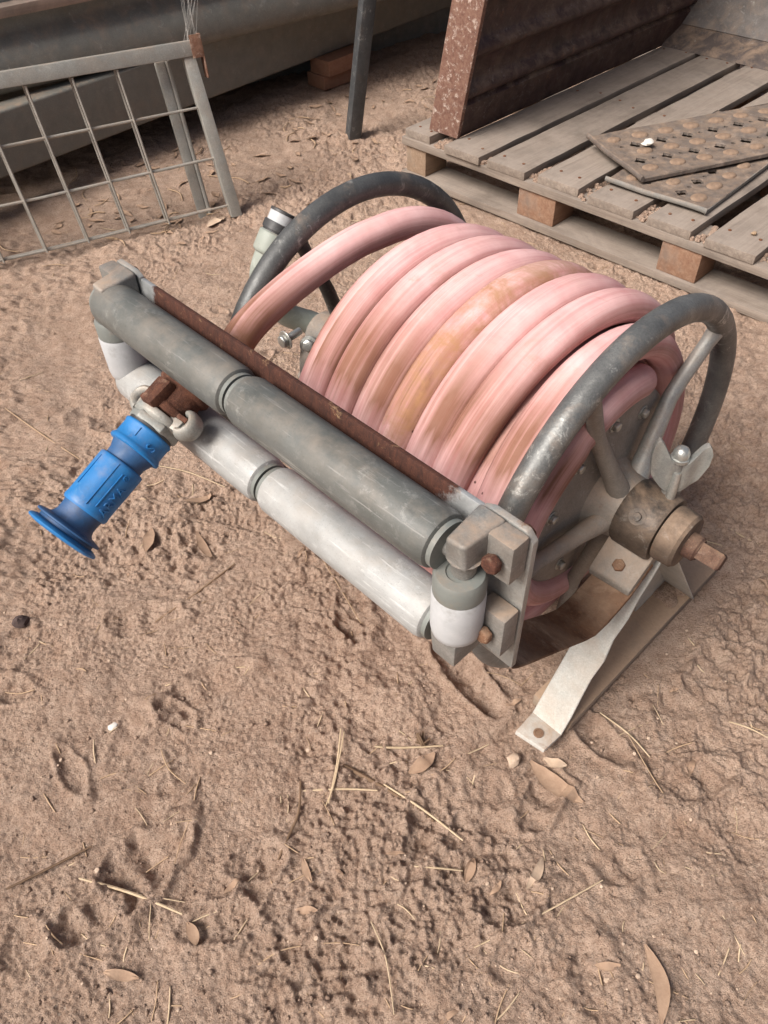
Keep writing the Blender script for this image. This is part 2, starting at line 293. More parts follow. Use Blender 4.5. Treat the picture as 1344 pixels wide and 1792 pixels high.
# ------------------------------------------------------------------ mesh helpers
class MB:
    def __init__(s): s.v = []; s.f = []; s.uv = []; s.hasuv = False
    def add(s, vs, fs, uvs=None):
        b = len(s.v); s.v += [tuple(x) for x in vs]; s.f += [tuple(i+b for i in f) for f in fs]
        if uvs is None: s.uv += [[(0, 0)]*len(f) for f in fs]
        else: s.uv += uvs; s.hasuv = True
        return s
    def hexa(s, p):   # 8 points: bottom loop 0-3, top loop 4-7
        return s.add(p, [(0, 3, 2, 1), (4, 5, 6, 7), (0, 1, 5, 4), (1, 2, 6, 5), (2, 3, 7, 6), (3, 0, 4, 7)])
    def box(s, a, b):
        (x0, y0, z0), (x1, y1, z1) = a, b
        return s.hexa([(x0, y0, z0), (x1, y0, z0), (x1, y1, z0), (x0, y1, z0), (x0, y0, z1), (x1, y0, z1), (x1, y1, z1), (x0, y1, z1)])
    def tube(s, path, rad, n=14, rad2=None, ref=None, caps=True, us=None, jag=0):
        path = [Vector(p) for p in path]; k = len(path)
        if not hasattr(rad, '__len__'): rad = [rad]*k
        if rad2 is None: rad2 = rad
        elif not hasattr(rad2, '__len__'): rad2 = [rad2]*k
        tans = [(path[min(i+1, k-1)]-path[max(i-1, 0)]).normalized() for i in range(k)]
        N = None; vs = []
        for i in range(k):
            T = tans[i]
            if ref is not None: r = Vector(ref[i] if not isinstance(ref, Vector) else ref)
            else: r = N if N is not None else (Vector((0, 0, 1)) if abs(T.z) < .9 else Vector((1, 0, 0)))
            N = (r-T*r.dot(T)).normalized(); B = T.cross(N)
            for j in range(n):
                a = 2*math.pi*j/n
                e = 1+(random.uniform(-jag, jag) if jag else 0)
                vs.append(path[i]+N*(math.cos(a)*rad[i]*e)+B*(math.sin(a)*rad2[i]*e))
        fs = []; uvs = []
        L = us if us is not None else [i/10 for i in range(k)]
        for i in range(k-1):
            for j in range(n):
                j2 = (j+1) % n
                fs.append((i*n+j, i*n+j2, (i+1)*n+j2, (i+1)*n+j))
                uvs.append([(L[i], j/n), (L[i], (j+1)/n), (L[i+1], (j+1)/n), (L[i+1], j/n)])
        if caps:
            fs.append(tuple(range(n-1, -1, -1))); uvs.append([(L[0], 0)]*n)
            fs.append(tuple((k-1)*n+j for j in range(n))); uvs.append([(L[-1], 0)]*n)
        s.add(vs, fs, uvs); return s
    def lathe(s, prof, o=(0, 0, 0), axis=(0, 0, 1), n=28, ref=None):
        """prof: (radius, distance along axis)"""
        o = Vector(o); A = Vector(axis).normalized()
        r = Vector(ref) if ref else (Vector((0, 0, 1)) if abs(A.z) < .9 else Vector((1, 0, 0)))
        N = (r-A*r.dot(A)).normalized(); B = A.cross(N); k = len(prof)
        vs = [o+A*h+N*(math.cos(2*math.pi*j/n)*rd)+B*(math.sin(2*math.pi*j/n)*rd) for rd, h in prof for j in range(n)]
        fs = [(i*n+j, i*n+(j+1) % n, (i+1)*n+(j+1) % n, (i+1)*n+j) for i in range(k-1) for j in range(n)]
        if prof[0][0] > 1e-6: fs.append(tuple(range(n-1, -1, -1)))
        if prof[-1][0] > 1e-6: fs.append(tuple((k-1)*n+j for j in range(n)))
        return s.add(vs, fs)
    def prism(s, poly, vec):
        vec = Vector(vec); k = len(poly); p = [Vector(q) for q in poly]
        return s.add(p+[q+vec for q in p], [tuple(range(k-1, -1, -1)), tuple(range(k, 2*k))]+[(i, (i+1) % k, (i+1) % k+k, i+k) for i in range(k)])
    def strip(s, prof, dirs, thick):
        """sheet: profile of points swept along dirs, given thickness along averaged normals"""
        dv = Vector(dirs); p = [Vector(q) for q in prof]; k = len(p); nn = []
        for i in range(k):
            t = (p[min(i+1, k-1)]-p[max(i-1, 0)]).normalized(); nn.append(dv.cross(t).normalized())
        poly = p+[p[i]-nn[i]*thick for i in range(k-1, -1, -1)]
        q = [x+dv for x in poly]; K = 2*k
        fs = [(i, (i+1) % K, (i+1) % K+K, i+K) for i in range(K)]
        for base in (0, K):
            for i in range(k-1): fs.append((base+i, base+i+1, base+K-2-i, base+K-1-i))
        return s.add(poly+q, fs)
    def build(s, name, mat, parent=None, bevel=0, seg=2, smooth=True, loc=None, rotz=0, ang=38):
        me = bpy.data.meshes.new(name); bm = bmesh.new()
        vs = [bm.verts.new(v) for v in s.v]; uvl = bm.loops.layers.uv.new('UVMap') if s.hasuv else None
        for f, uv in zip(s.f, s.uv):
            try: fc = bm.faces.new([vs[i] for i in f])
            except ValueError: continue
            if uvl:
                for l, c in zip(fc.loops, uv): l[uvl].uv = c
        bmesh.ops.remove_doubles(bm, verts=bm.verts, dist=1e-6)
        bmesh.ops.recalc_face_normals(bm, faces=bm.faces)
        if bevel:
            es = [e for e in bm.edges if len(e.link_faces) == 2 and e.calc_face_angle(0) > R(30)]
            bmesh.ops.bevel(bm, geom=es, offset=bevel, segments=seg, profile=.6, affect='EDGES', clamp_overlap=True)
        bm.to_mesh(me); bm.free()
        if smooth:
            me.shade_smooth(); me.set_sharp_from_angle(angle=R(ang))
        me.materials.append(mat)
        o = bpy.data.objects.new(name, me); COL.objects.link(o)
        if parent is not None: o.parent = parent
        if loc is not None: o.location = loc; o.rotation_euler.z = rotz
        return o
def empty(name, loc, rotz=0, label=None, cat=None, group=None):
    o = bpy.data.objects.new(name, None); COL.objects.link(o); o.location = loc; o.rotation_euler = (0, 0, rotz); o.empty_display_size = .05
    tag(o, label, cat, group); return o
def tag(o, label=None, cat=None, group=None, kind=None):
    if label: o['label'] = label
    if cat: o['category'] = cat
    if group: o['group'] = group
    if kind: o['kind'] = kind
    return o
def hexbolt(mb, c, axis, r, h, washer=True):
    if washer: mb.lathe([(r*1.45, 0), (r*1.45, h*.22)], c, axis, 16)
    mb.lathe([(r, h*.2), (r*1.02, h*.85), (r*.8, h), (0, h)], c, axis, 6)
    return mb

# ------------------------------------------------------------------ ground
def vnoise(x, y, seed):
    rs = np.random.RandomState(seed); T = rs.rand(256, 256).astype(np.float32)
    xi = np.floor(x).astype(np.int64); yi = np.floor(y).astype(np.int64); fx = x-xi; fy = y-yi
    fx = fx*fx*fx*(fx*(fx*6-15)+10); fy = fy*fy*fy*(fy*(fy*6-15)+10)
    a = T[xi & 255, yi & 255]; b = T[(xi+1) & 255, yi & 255]; c = T[xi & 255, (yi+1) & 255]; d_ = T[(xi+1) & 255, (yi+1) & 255]
    return (a*(1-fx)+b*fx)*(1-fy)+(c*(1-fx)+d_*fx)*fy-.5
def worley(x, y, seed):
    rs = np.random.RandomState(seed); PX = rs.rand(64, 64); PY = rs.rand(64, 64)
    xi = np.floor(x).astype(np.int64); yi = np.floor(y).astype(np.int64); best = np.full(x.shape, 9.)
    for i in (-1, 0, 1):
        for j in (-1, 0, 1):
            cx = xi+i; cy = yi+j
            dd = (cx+PX[cx & 63, cy & 63]-x)**2+(cy+PY[cx & 63, cy & 63]-y)**2
            best = np.minimum(best, dd)
    return np.sqrt(best)
PR = []
for k in range(105):
    yy = rng.uniform(.15, 3.2); xx = rng.uniform(-.35-.4*yy, .35+.4*yy)
    PR.append((xx, yy, rng.uniform(0, math.pi), rng.uniform(.022, .06), rng.uniform(.35, .75), rng.uniform(.004, .011)))
PR += [(.20, .43, .9, .05, .55, .012), (.135, .30, .3, .045, .6, .011), (.30, .52, 2.2, .05, .5, .012), (.12, .62, 2.2, .085, .3, .018),
       (-.33, .36, .8, .06, .6, .018), (-.22, .29, .1, .05, .5, .012), (-.38, .30, .5, .05, .5, .016), (.04, .40, 1.2, .05, .5, .010),
       (-.28, .62, .5, .07, .45, .012), (-.40, .75, .2, .06, .5, .01), (.42, .45, .4, .06, .5, .012), (.50, .62, .5, .06, .5, .012)]
def height(x, y):
    x = np.asarray(x, float); y = np.asarray(y, float)
    wx = x+.02*vnoise(x*9, y*9, 1); wy = y+.02*vnoise(x*9+40, y*9, 2)
    h = .016*vnoise(wx*4.1, wy*4.1, 3)+.013*vnoise(wx*10.3, wy*10.3, 4)+.008*vnoise(wx*24, wy*24, 5)
    pm = np.clip(vnoise(x*3.1+9, y*3.1, 12)*2.6+vnoise(x*9, y*9+4, 41)*1.6+.45, 0, 1)
    h += (.35+.9*pm)*(.0062*vnoise(wx*55, wy*55, 6)+.0060*vnoise(wx*110, wy*110, 7))
    fade = np.clip(1-(y-1.5)/1.6, .12, 1)
    h += fade*(.5+.7*pm)*(.0054*vnoise(x*185, y*185, 8)+.0032*vnoise(x*300+7, y*300, 42))
    h += pm*.009*(.55-worley(wx*30, wy*30, 13))
    h += fade*pm*.0045*(.5-worley(wx*75+5, wy*75, 14))
    cl_ = np.clip(vnoise(x*7+3, y*7+1, 31)*3+.35, 0, 1); h += fade*cl_*.0045*np.clip(.42-worley(x*120, y*120, 32), 0, 1)*2.2
    # scuffed ripples, mostly right of the reel
    rp = np.clip(vnoise(x*2.3+3, y*2.3+7, 15)*2.2+.25+.35*np.tanh((x-.25)*4), 0, 1)
    h += rp*.0075*(np.abs(vnoise(wx*15+wy*9, wy*34-wx*14, 16))*2.-.45)
    for (px, py, a, L, asp, dp) in PR:
        ca, sa = math.cos(a), math.sin(a); sel = (np.abs(x-px) < L*1.8) & (np.abs(y-py) < L*1.8)
        if not sel.any(): continue
        dx = x[sel]-px; dy = y[sel]-py; u = (dx*ca+dy*sa)/L; v_ = (-dx*sa+dy*ca)/(L*asp)
        q = np.sqrt(u*u+v_*v_)*(1+.5*vnoise(x[sel]*40, y[sel]*40, 17))
        h[sel] += -dp*np.clip(1.0-q, 0, 1)**.7*(.75+.4*np.sin(u*9)) + dp*.55*np.exp(-((q-1.12)/.22)**2)
    # the reel's ground bars have pressed the dirt flat under them
    ca, sa = math.cos(-0.8226), math.sin(-0.8226); lx_ = (x-.2865)*ca+(y-.6840)*sa; ly_ = -(x-.2865)*sa+(y-.6840)*ca
    for sx in (.062, -.528):
        q = np.clip(1.6-np.maximum(np.abs(lx_-sx)/.055, np.abs(ly_-.045)/.255), 0, .6)/.6
        h = h*(1-q)+q*np.minimum(h, -.002)
    return h-.004
def axis_coords(segs):
    out = [segs[0][0]]
    for a, b, st0, st1 in segs:
        n = max(2, int(round(abs(b-a)/((st0+st1)/2)))); t = np.linspace(0, 1, n+1)[1:]
        if st0 != st1:
            q = st1/st0; t = (q**t-1)/(q-1)
        out += list(a+(b-a)*t)
    return np.array(out)
gx = axis_coords([(-60, -8, 9, 3), (-8, -1.7, 1., .05), (-1.7, -.62, .012, .005), (-.62, .72, .0022, .0022), (.72, 1.7, .005, .012), (1.7, 8, .05, 1.), (8, 60, 3, 9)])
gy = axis_coords([(-60, -8, 9, 3), (-8, -.4, 1., .05), (-.4, .1, .03, .006), (.1, 1.25, .0022, .0022), (1.25, 2.4, .003, .005), (2.4, 4.2, .005, .012), (4.2, 9, .05, 1.), (9, 60, 3, 9)])
GX, GY = np.meshgrid(gx, gy); GZ = height(GX.ravel(), GY.ravel())
GZ2 = GZ.reshape(GX.shape); import bisect; gxl, gyl = list(gx), list(gy)
def hgt(x, y):
    i = bisect.bisect(gxl, x)-1; j = bisect.bisect(gyl, y)-1; fx = (x-gxl[i])/(gxl[i+1]-gxl[i]); fy = (y-gyl[j])/(gyl[j+1]-gyl[j])
    return float((GZ2[j, i]*(1-fx)+GZ2[j, i+1]*fx)*(1-fy)+(GZ2[j+1, i]*(1-fx)+GZ2[j+1, i+1]*fx)*fy)
co = np.stack([GX.ravel(), GY.ravel(), GZ], 1).astype(np.float32)
nx, ny = len(gx), len(gy)
ii = np.arange(nx-1)[None, :]+np.arange(ny-1)[:, None]*nx
quads = np.stack([ii, ii+1, ii+1+nx, ii+nx], -1).reshape(-1, 4).astype(np.int32)
me = bpy.data.meshes.new('ground'); me.vertices.add(len(co)); me.vertices.foreach_set('co', co.ravel())
me.loops.add(quads.size); me.loops.foreach_set('vertex_index', quads.ravel())
me.polygons.add(len(quads)); me.polygons.foreach_set('loop_start', np.arange(0, quads.size, 4, dtype=np.int32))
me.update(calc_edges=True); me.validate(); me.shade_smooth(); me.materials.append(M['soil'])
gob = bpy.data.objects.new('ground', me); COL.objects.link(gob); tag(gob, kind='structure')

# ------------------------------------------------------------------ hose reel (local: x along axle, y back, z up)
PSI = -0.8226; RLOC = (.2865, .6840, 0); CZ = .3227; LW = .4628
reel = empty('hose_reel', RLOC, PSI, 'large metal hose reel standing on angle legs with a front roller guide', 'hose reel')
def polar(s, r, deg): return Vector((s, r*math.cos(R(deg)), CZ+r*math.sin(R(deg))))
AX = Vector((1, 0, 0))
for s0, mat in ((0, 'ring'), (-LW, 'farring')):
    pts = [polar(s0, .25, a) for a in range(0, 360, 5)]; mb = MB()
    n = 18; vs = []; fs = []; k = len(pts)
    for i, p in enumerate(pts):
        rd = Vector((0, math.cos(R(i*5)), math.sin(R(i*5))))
        for j in range(n): vs.append(p+(rd*math.cos(2*math.pi*j/n)+AX*math.sin(2*math.pi*j/n))*.0160)
    for i in range(k):
        for j in range(n): fs.append((i*n+j, i*n+(j+1) % n, ((i+1) % k)*n+(j+1) % n, ((i+1) % k)*n+j))
    rg = mb.add(vs, fs).build('rim_tube', M[mat], reel)
    # flange disc, hub cone, spokes
    sg = 1 if s0 == 0 else -1
    if sg > 0:
        MB().lathe([(.030, -.030), (.138, -.030), (.143, -.026), (.143, -.018), (.137, -.014), (.10, -.013), (.055, -.004), (.047, .010), (.042, .034), (.030, .035)], (s0, 0, CZ), (1, 0, 0), 56).build('flange_disc', M['hub'], reel)
    else:
        MB().lathe([(.0, .09), (.036, .09), (.038, .07), (.038, .0), (.046, -.01), (.046, -.045), (0, -.046)], (s0, 0, CZ), (1, 0, 0), 32).build('hub', M['hub'], reel)
    for q in range(5):
        a = 42+72*q
        p0 = polar(s0+sg*.020, .030, a); p1 = polar(s0+sg*.010, .075, a); p2 = polar(s0-sg*.004, .15, a); p3 = polar(s0, .249, a)
        path = []
        for tt in np.linspace(0, 1, 12):
            P = [p0, p1, p2, p3]; x = tt*3; i = min(2, int(x)); path.append(P[i].lerp(P[i+1], x-i))
        rad = list(np.interp(np.linspace(0, 1, 12), [0, .3, .55, .93, 1], [.0155, .0120, .0104, .0092, .0120]))
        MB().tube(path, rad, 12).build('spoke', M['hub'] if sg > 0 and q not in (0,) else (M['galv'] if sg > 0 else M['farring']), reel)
for q in range(10):
    a = 20+36*q
    hexbolt(MB(), (-.0135, .112*math.cos(R(a)), CZ+.112*math.sin(R(a))), (1, 0, 0), .0065, .008).build('flange_bolt', M['zincbolt'], reel, .0006, 1)
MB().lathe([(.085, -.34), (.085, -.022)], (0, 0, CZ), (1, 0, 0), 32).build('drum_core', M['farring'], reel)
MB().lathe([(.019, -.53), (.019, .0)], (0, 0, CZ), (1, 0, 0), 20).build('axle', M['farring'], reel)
# near bearing clamp, collar, stub
MB().lathe([(.02, .029), (.041, .029), (.0445, .036), (.0445, .080), (.042, .085), (.02, .085)], (0, 0, CZ), (1, 0, 0), 40).build('bearing_clamp', M['clamp'], reel)
MB().lathe([(.02, .0862), (.0365, .0862), (.0372, .090), (.0365, .110), (.033, .114), (.012, .115)], (0, 0, CZ), (1, 0, 0), 36).build('shaft_collar', M['collar'], reel)
st = MB().lathe([(.0165, .114), (.0165, .128), (.0135, .130), (.0135, .131)], (0, 0, CZ), (1, 0, 0), 20)
st.lathe([(.0150, .131), (.0150, .157), (.012, .160), (0, .160)], (0, 0, CZ), (1, 0, 0), 4, ref=(0, 1, 0)).build('square_shaft_end', M['stub'], reel, .0012)
sc = MB(); P = polar(.058, .0443, 138); sc.lathe([(.0105, -.002), (.0105, .001), (.0055, .0012), (.005, .004), (0, .0046)], P, P-Vector((.056, 0, CZ)), 16).build('set_screw', M['clamp'], reel)
# winged lock handle on top of the clamp
lx, ly = .066, .016
wd = Vector((.74, .67, 0)).normalized(); nrm = Vector((wd.y, -wd.x, 0)); c0 = Vector((lx, ly, CZ+.052))
NU = 13; outl = []
for i in range(-NU, NU+1):
    x = .0315*i/NU; t_ = abs(i)/NU
    lo = .026*t_**1.8-.003; hi = .040+.032*math.sin(min(1, t_*1.02)*math.pi/2)**2.2
    if t_ > .8: q_ = (t_-.8)/.2; hi -= .012*q_**2; lo = lo+(hi-lo)*.55*q_**2
    outl.append((x, lo, hi))
vs = []; nv_ = 5
for sgn in (1, -1):
    for x, lo, hi in outl:
        for j in range(nv_):
            z = lo+(hi-lo)*j/(nv_-1); t_ = abs(x)/.0315
            off = sgn*(.0058-.0022*t_)+.008*t_**2*(1 if x > 0 else -.4)+.003*math.sin(t_*6)
            vs.append(c0+wd*x+Vector((0, 0, z))+nrm*off)
k = 2*NU+1; half = k*nv_; fs = []
for i in range(k-1):
    for j in range(nv_-1):
        a_ = i*nv_+j; fs += [(a_, a_+nv_, a_+nv_+1, a_+1), (half+a_, half+a_+1, half+a_+nv_+1, half+a_+nv_)]
    fs += [(i*nv_, half+i*nv_, half+(i+1)*nv_, (i+1)*nv_), (i*nv_+nv_-1, (i+1)*nv_+nv_-1, half+(i+1)*nv_+nv_-1, half+i*nv_+nv_-1)]
e_ = (k-1)*nv_
for j in range(nv_-1): fs += [(j, j+1, half+j+1, half+j), (e_+j, half+e_+j, half+e_+j+1, e_+j+1)]
lk = MB().add(vs, fs).build('lock_handle', M['handle'], reel, .0016)
MB().tube([c0+nrm*.007+Vector((0, 0, .030)), c0+nrm*.0085+Vector((0, 0, .012)), c0+nrm*.010+Vector((0, 0, -.010))], [.0042, .0050, .0058], 12).build('grip_rib', M['nut'], lk, .0015)
MB().lathe([(.0085, .0), (.0085, .06)], c0+Vector((0, 0, -.012)), (0, 0, 1), 16).build('lock_spindle', M['cast'], lk)
MB().lathe([(.0110, 0), (.0110, .004), (.0095, .0045), (.0098, .010), (.0075, .0155), (.004, .018), (0, .0185)], c0+Vector((0, 0, .044)), (0, 0, 1), 20).build('dome_nut', M['nut'], lk)

# guide frame, near side then mirrored far side
MIR = -.4660
def mx(x, far): return MIR-x if far else x
for far in (False, True):
    def V(s, a, z): return Vector((mx(s, far), a, z))
    # casting foot under the clamp and the strap bolted to it
    MB().hexa([V(.030, -.012, .300), V(.089, -.004, .280), V(.089, -.062, .250), V(.030, -.066, .252),
               V(.030, -.012, .318), V(.089, -.004, .304), V(.089, -.062, .260), V(.030, -.066, .262)]).build('clamp_foot', M['hub'] if not far else M['cast'], reel, .003)
    bt = hexbolt(MB(), V(.060, -.045, .2715), V(0, -.55, .83), .0085, .010); bt.build('foot_bolt', M['boltdust'], reel, .0008, 1)
    prof = [(-.020, .280), (-.062, .250), (-.105, .241), (-.133, .243), (-.158, .258), (-.22, .303), (-.285, .349), (-.302, .3625), (-.3095, .370)]
    mb = MB(); vs = []; s0, s1 = .0345, .0905
    for a, z in prof:
        for s in (s0, s1): vs.append(V(s, a, z))
    for (a, z) in prof:
        for s in (s0, s1): vs.append(V(s, a+.003, z-.006))
    k = len(prof); fs = []
    for i in range(k-1):
        b = 2*i; fs += [(b, b+1, b+3, b+2), (2*k+b, 2*k+b+2, 2*k+b+3, 2*k+b+1), (b, b+2, 2*k+b+2, 2*k+b), (b+1, 2*k+b+1, 2*k+b+3, b+3)]
    fs += [(0, 2*k, 2*k+1, 1), (2*k-2, 2*k-1, 4*k-1, 4*k-2)]
    mb.add(vs, fs).build('guide_arm', M['strap'], reel, .001, 1)
    # upright end plate
    hw = [(.0345, .371), (.0905, .371), (.0905, .558), (.082, .567), (.045, .567), (.0345, .562)]
    pl_ = MB().prism([V(s, -.311, z) for s, z in hw], (0, .0075, 0)).build('end_plate', M['galv'], reel, .0016)
    # roller holders
    def holder(zt, sign):
        h = MB()
        h.hexa([V(.036, -.358, zt-.020), V(.060, -.358, zt-.020), V(.064, -.313, zt-.022), V(.036, -.313, zt-.022),
                V(.038, -.360, zt+.010), V(.058, -.360, zt+.012), V(.064, -.313, zt+.0155), V(.035, -.313, zt+.0155)])
        hh = h.build('roller_holder', M['cast'], reel, .004, 3)
        MB().box(tuple(min(a, b) for a, b in zip(V(.056, -.334, zt-.034), V(.088, -.3125, zt+.013))), tuple(max(a, b) for a, b in zip(V(.056, -.334, zt-.034), V(.088, -.3125, zt+.013)))).build('holder_lug', M['cast'], hh, .0035, 2)
        b = hexbolt(MB(), V(.073, -.3345, zt-.010), (0, -1, .06), .0092, .012, False); b.build('holder_bolt', M['bolt'] if zt > .5 else M['boltdust'], hh, .001, 1)
        nb = hexbolt(MB(), V(.073, -.3028, zt-.008), (0, 1, 0), .0095, .011); nb.build('bolt_tail', M['rust'], hh, .001, 1)
        # pin boss toward the upright roller
        MB().lathe([(.011, 0), (.012, .014), (.016, .02)], V(.048, -.345, zt-.020-(.016 if sign < 0 else 0)), (0, 0, 1), 16).build('pin_boss', M['cast'], hh)
    holder(.5545, -1)
    hb = MB().hexa([V(.034, -.366, .402), V(.062, -.366, .402), V(.062, -.313, .402), V(.034, -.313, .402),
                    V(.030, -.366, .434), V(.062, -.366, .434), V(.064, -.313, .434), V(.030, -.313, .434)]).build('roller_holder', M['cast'], reel, .003)
    MB().box(tuple(min(a, b) for a, b in zip(V(.058, -.334, .414), V(.090, -.3125, .470))), tuple(max(a, b) for a, b in zip(V(.058, -.334, .414), V(.090, -.3125, .470)))).build('holder_lug', M['cast'], hb, .0035, 2)
    hexbolt(MB(), V(.073, -.3345, .443), (0, -1, .06), .0092, .011, False).build('holder_bolt', M['boltdust'], hb, .001, 1)
    hexbolt(MB(), V(.073, -.3028, .44), (0, 1, 0), .0095, .011).build('bolt_tail', M['rust'], hb, .001, 1)
    # upright roller
    vx = .047 if not far else .055
    vr = MB().lathe([(.0, .4345), (.021, .4345), (.0237, .438), (.0247, .445), (.0247, .492), (.0235, .4945), (0, .4946)], V(vx, -.348, 0), (0, 0, 1), 32).build('upright_roller', M['white'], reel)
    MB().lathe([(.0240, .495), (.0240, .514), (.0215, .518), (.013, .519), (.012, .5175), (0, .5175)], V(vx, -.348, 0), (0, 0, 1), 32).build('roller_cap', M['endcap'], vr)
def hroller(z, s0, sj, s1, mat, cap):
    r = .0285
    for a, b in ((s0, sj-.006), (sj+.006, s1)):
        o = MB().lathe([(.0, a), (r-.006, a), (r-.0015, a+.003), (r, a+.009), (r, b-.009), (r-.0015, b-.003), (r-.006, b), (0, b)], (0, -.345, z), (1, 0, 0), 40).build('guide_roller', M[mat], reel)
        for e, dr in ((a, -1), (b, 1)):
            MB().lathe([(.0, -.003), (r-.0045, -.003), (r-.0045, .0042), (0, .0042)], (e, -.345, z), (dr, 0, 0), 32).build('roller_cap', M[cap], o)
    MB().lathe([(.009, s0-.025), (.009, s1+.02)], (0, -.345, z), (1, 0, 0), 14).build('roller_shaft', M['cast'], reel)
hroller(.536, -.524, -.260, .026, 'roller', 'endcap')
hroller(.425, -.524, -.234, .022, 'lowroller', 'endcap')
# rusted tie bars behind the rollers
MB().hexa([(-.507, -.313, .533), (.0340, -.313, .533), (.0340, -.307, .531), (-.507, -.307, .531), (-.507, -.309, .5605), (.0340, -.309, .5605), (.0340, -.303, .5595), (-.507, -.303, .5595)]).build('tie_bar', M['rustbar'], reel, .0018)
MB().box((-.507, -.311, .385), (.0335, -.304, .409)).build('tie_bar', M['rustbar'], reel, .0018)
# legs: angle iron, white front flange, dusty side flange, bent foot
for far in (False, True):
    def V(s, a, z): return Vector((mx(s, far), a, z))
    sh = .045 if far else 0
    def leg(name, b0, t0, th, mat, w0, w1, jag=0):
        """flat bar between a bottom line and a top line, both (a, z); optional torn edge"""
        mb = MB(); n = 9; vs = []
        for i in range(n+1):
            f = i/n; a_ = b0[0]+(t0[0]-b0[0])*f; z_ = b0[1]+(t0[1]-b0[1])*f; e = random.uniform(-.0035, .0025)*jag if 1 < i < 8 else 0
            x0_, x1_ = w0[0]+(w1[0]-w0[0])*f, w0[1]+(w1[1]-w0[1])*f+e
            vs += [V(x0_, a_, z_), V(x1_, a_, z_), V(x1_, a_+th, z_+abs(th)*.6), V(x0_, a_+th, z_+abs(th)*.6)]
        fs = [(3, 2, 1, 0), tuple(4*n+i for i in range(4))]
        for i in range(n):
            q = 4*i; fs += [(q+j, q+(j+1) % 4, q+4+(j+1) % 4, q+4+j) for j in range(4)]
        return mb.add(vs, fs).build(name, mat, reel, .0009, 1)
    lgo = leg('leg', (-.152+sh, .006), (.006, .272), .006, M['leg'], (.042, .093), (.044, .092), 1)
    rl_ = leg('leg', (.196, .012), (.012, .276), -.006, M['leg'], (.050, .101), (.060, .108))
    MB().hexa([V(.046, .105, .010), V(.050, .105, .010), V(.050, .198, .012), V(.046, .198, .012),
               V(.058, -.004, .272), V(.062, -.004, .272), V(.062, .022, .276), V(.058, .022, .276)]).build('leg_flange', M['leg'], rl_, .0008, 1)
    if not far:
        MB().hexa([V(.044, -.192, .006), V(.091, -.186, .006), V(.093, -.149, .004), V(.042, -.149, .004),
                   V(.044, -.190, .0135), V(.091, -.184, .0135), V(.093, -.1475, .0115), V(.042, -.1475, .0115)]).build('foot_plate', M['footdust'], lgo, .002)
        MB().lathe([(.0075, 0), (.0075, .0012), (.005, .0013), (.0045, .0004), (0, .0004)], V(.069, -.170, .0130), (0, 0, 1), 18).build('bolt_hole', M['strap'], lgo)
    a0_ = -.130+sh*1.5
    MB().hexa([V(.028, a0_, -.004), V(.094, a0_-.004, -.004), V(.096, .280, -.002), V(.030, .275, -.002),
               V(.028, a0_, .022), V(.094, a0_+.006, .014), V(.096, .280, .019), V(.030, .275, .028)]).build('base_bar', M['legdust'], reel, .003)
    dmd = MB(); 
    for q_ in range(26):      # dirt banked up on the bar against the rear leg
        rr_ = random.uniform(.004, .011); dmd.lathe([(0, -.3*rr_), (rr_*1.3, -.1*rr_), (rr_, .3*rr_), (rr_*.5, .6*rr_), (0, .68*rr_)], V(random.uniform(.042, .078), random.uniform(.15, .195), .021), (random.uniform(-.2, .2), random.uniform(-.2, .2), 1), 9)
    tag(dmd.build('dirt_bank', M['soil'], reel), kind='stuff')
# inlet elbow and band clamp at the far end
pth = [(-.515, 0, CZ), (-.545, 0, CZ), (-.570, -.012, CZ+.006), (-.585, -.045, CZ+.03), (-.590, -.075, CZ+.075), (-.588, -.078, CZ+.115), (-.583, -.062, CZ+.150)]
def smooth(path, n=6):
    P = [Vector(p) for p in path]; out = []
    for i in range(len(P)-1):
        a, b, c, d_ = P[max(i-1, 0)], P[i], P[i+1], P[min(i+2, len(P)-1)]
        for k in range(n):
            t = k/n; out.append(.5*((2*b)+(c-a)*t+(2*a-5*b+4*c-d_)*t*t+(3*b-a-3*c+d_)*t**3))
    return out+[P[-1]]
ib = MB().tube(smooth(pth), .019, 20).build('inlet_elbow', M['inlet'], reel)
dv = Vector((.02, .62, .80)).normalized(); o0 = Vector((-.583, -.064, CZ+.146))
MB().lathe([(.019, -.006), (.0235, -.003), (.0245, .0), (.0245, .026), (.022, .028), (0, .028)], o0, dv, 28).build('pipe_socket', M['inlet'], ib)
MB().lathe([(.0215, .028), (.0215, .030), (.0235, .031), (.0235, .042), (.021, .043)], o0, dv, 28).build('band_clamp', M['blackband'], ib)
MB().lathe([(.0195, .040), (.0205, .044), (.0205, .058), (.017, .059), (.016, .052), (0, .052)], o0, dv, 28).build('white_spigot', M['white'], ib)
MB().lathe([(.0212, .057), (.0212, .061), (.0165, .0612), (.0165, .055), (0, .055)], o0, dv, 28).build('rubber_seal', M['blackband'], ib)
# bright clamp bolt and stay near the far hub
cb = MB(); cb.tube([(-.500, -.115, CZ+.055), (-.500, -.085, CZ+.058)], .006, 12); hexbolt(cb, (-.500, -.112, CZ+.055), (0, -1, 0), .010, .011); cb.build('clamp_bolt', M['nut'], reel, .0008, 1)
hexbolt(MB(), (-.482, -.085, CZ+.040), (.5, -.7, .5), .010, .010).build('clamp_bolt', M['nut'], reel, .0008, 1)
MB().tube(smooth([(-.49, -.075, CZ+.045), (-.480, -.095, CZ+.03), (-.475, -.105, CZ+.0), (-.478, -.10, CZ-.035)]), .0115, 10, .003, Vector((1, 0, 0))).build('clamp_stay', M['cast'], reel, .001)
MB().lathe([(0, 0), (.034, 0), (.036, .004), (.036, .05), (.032, .054), (0, .054)], (-.52, -.03, CZ+.02), (1, 0, 0), 28).build('swivel_barrel', M['cast'], reel)

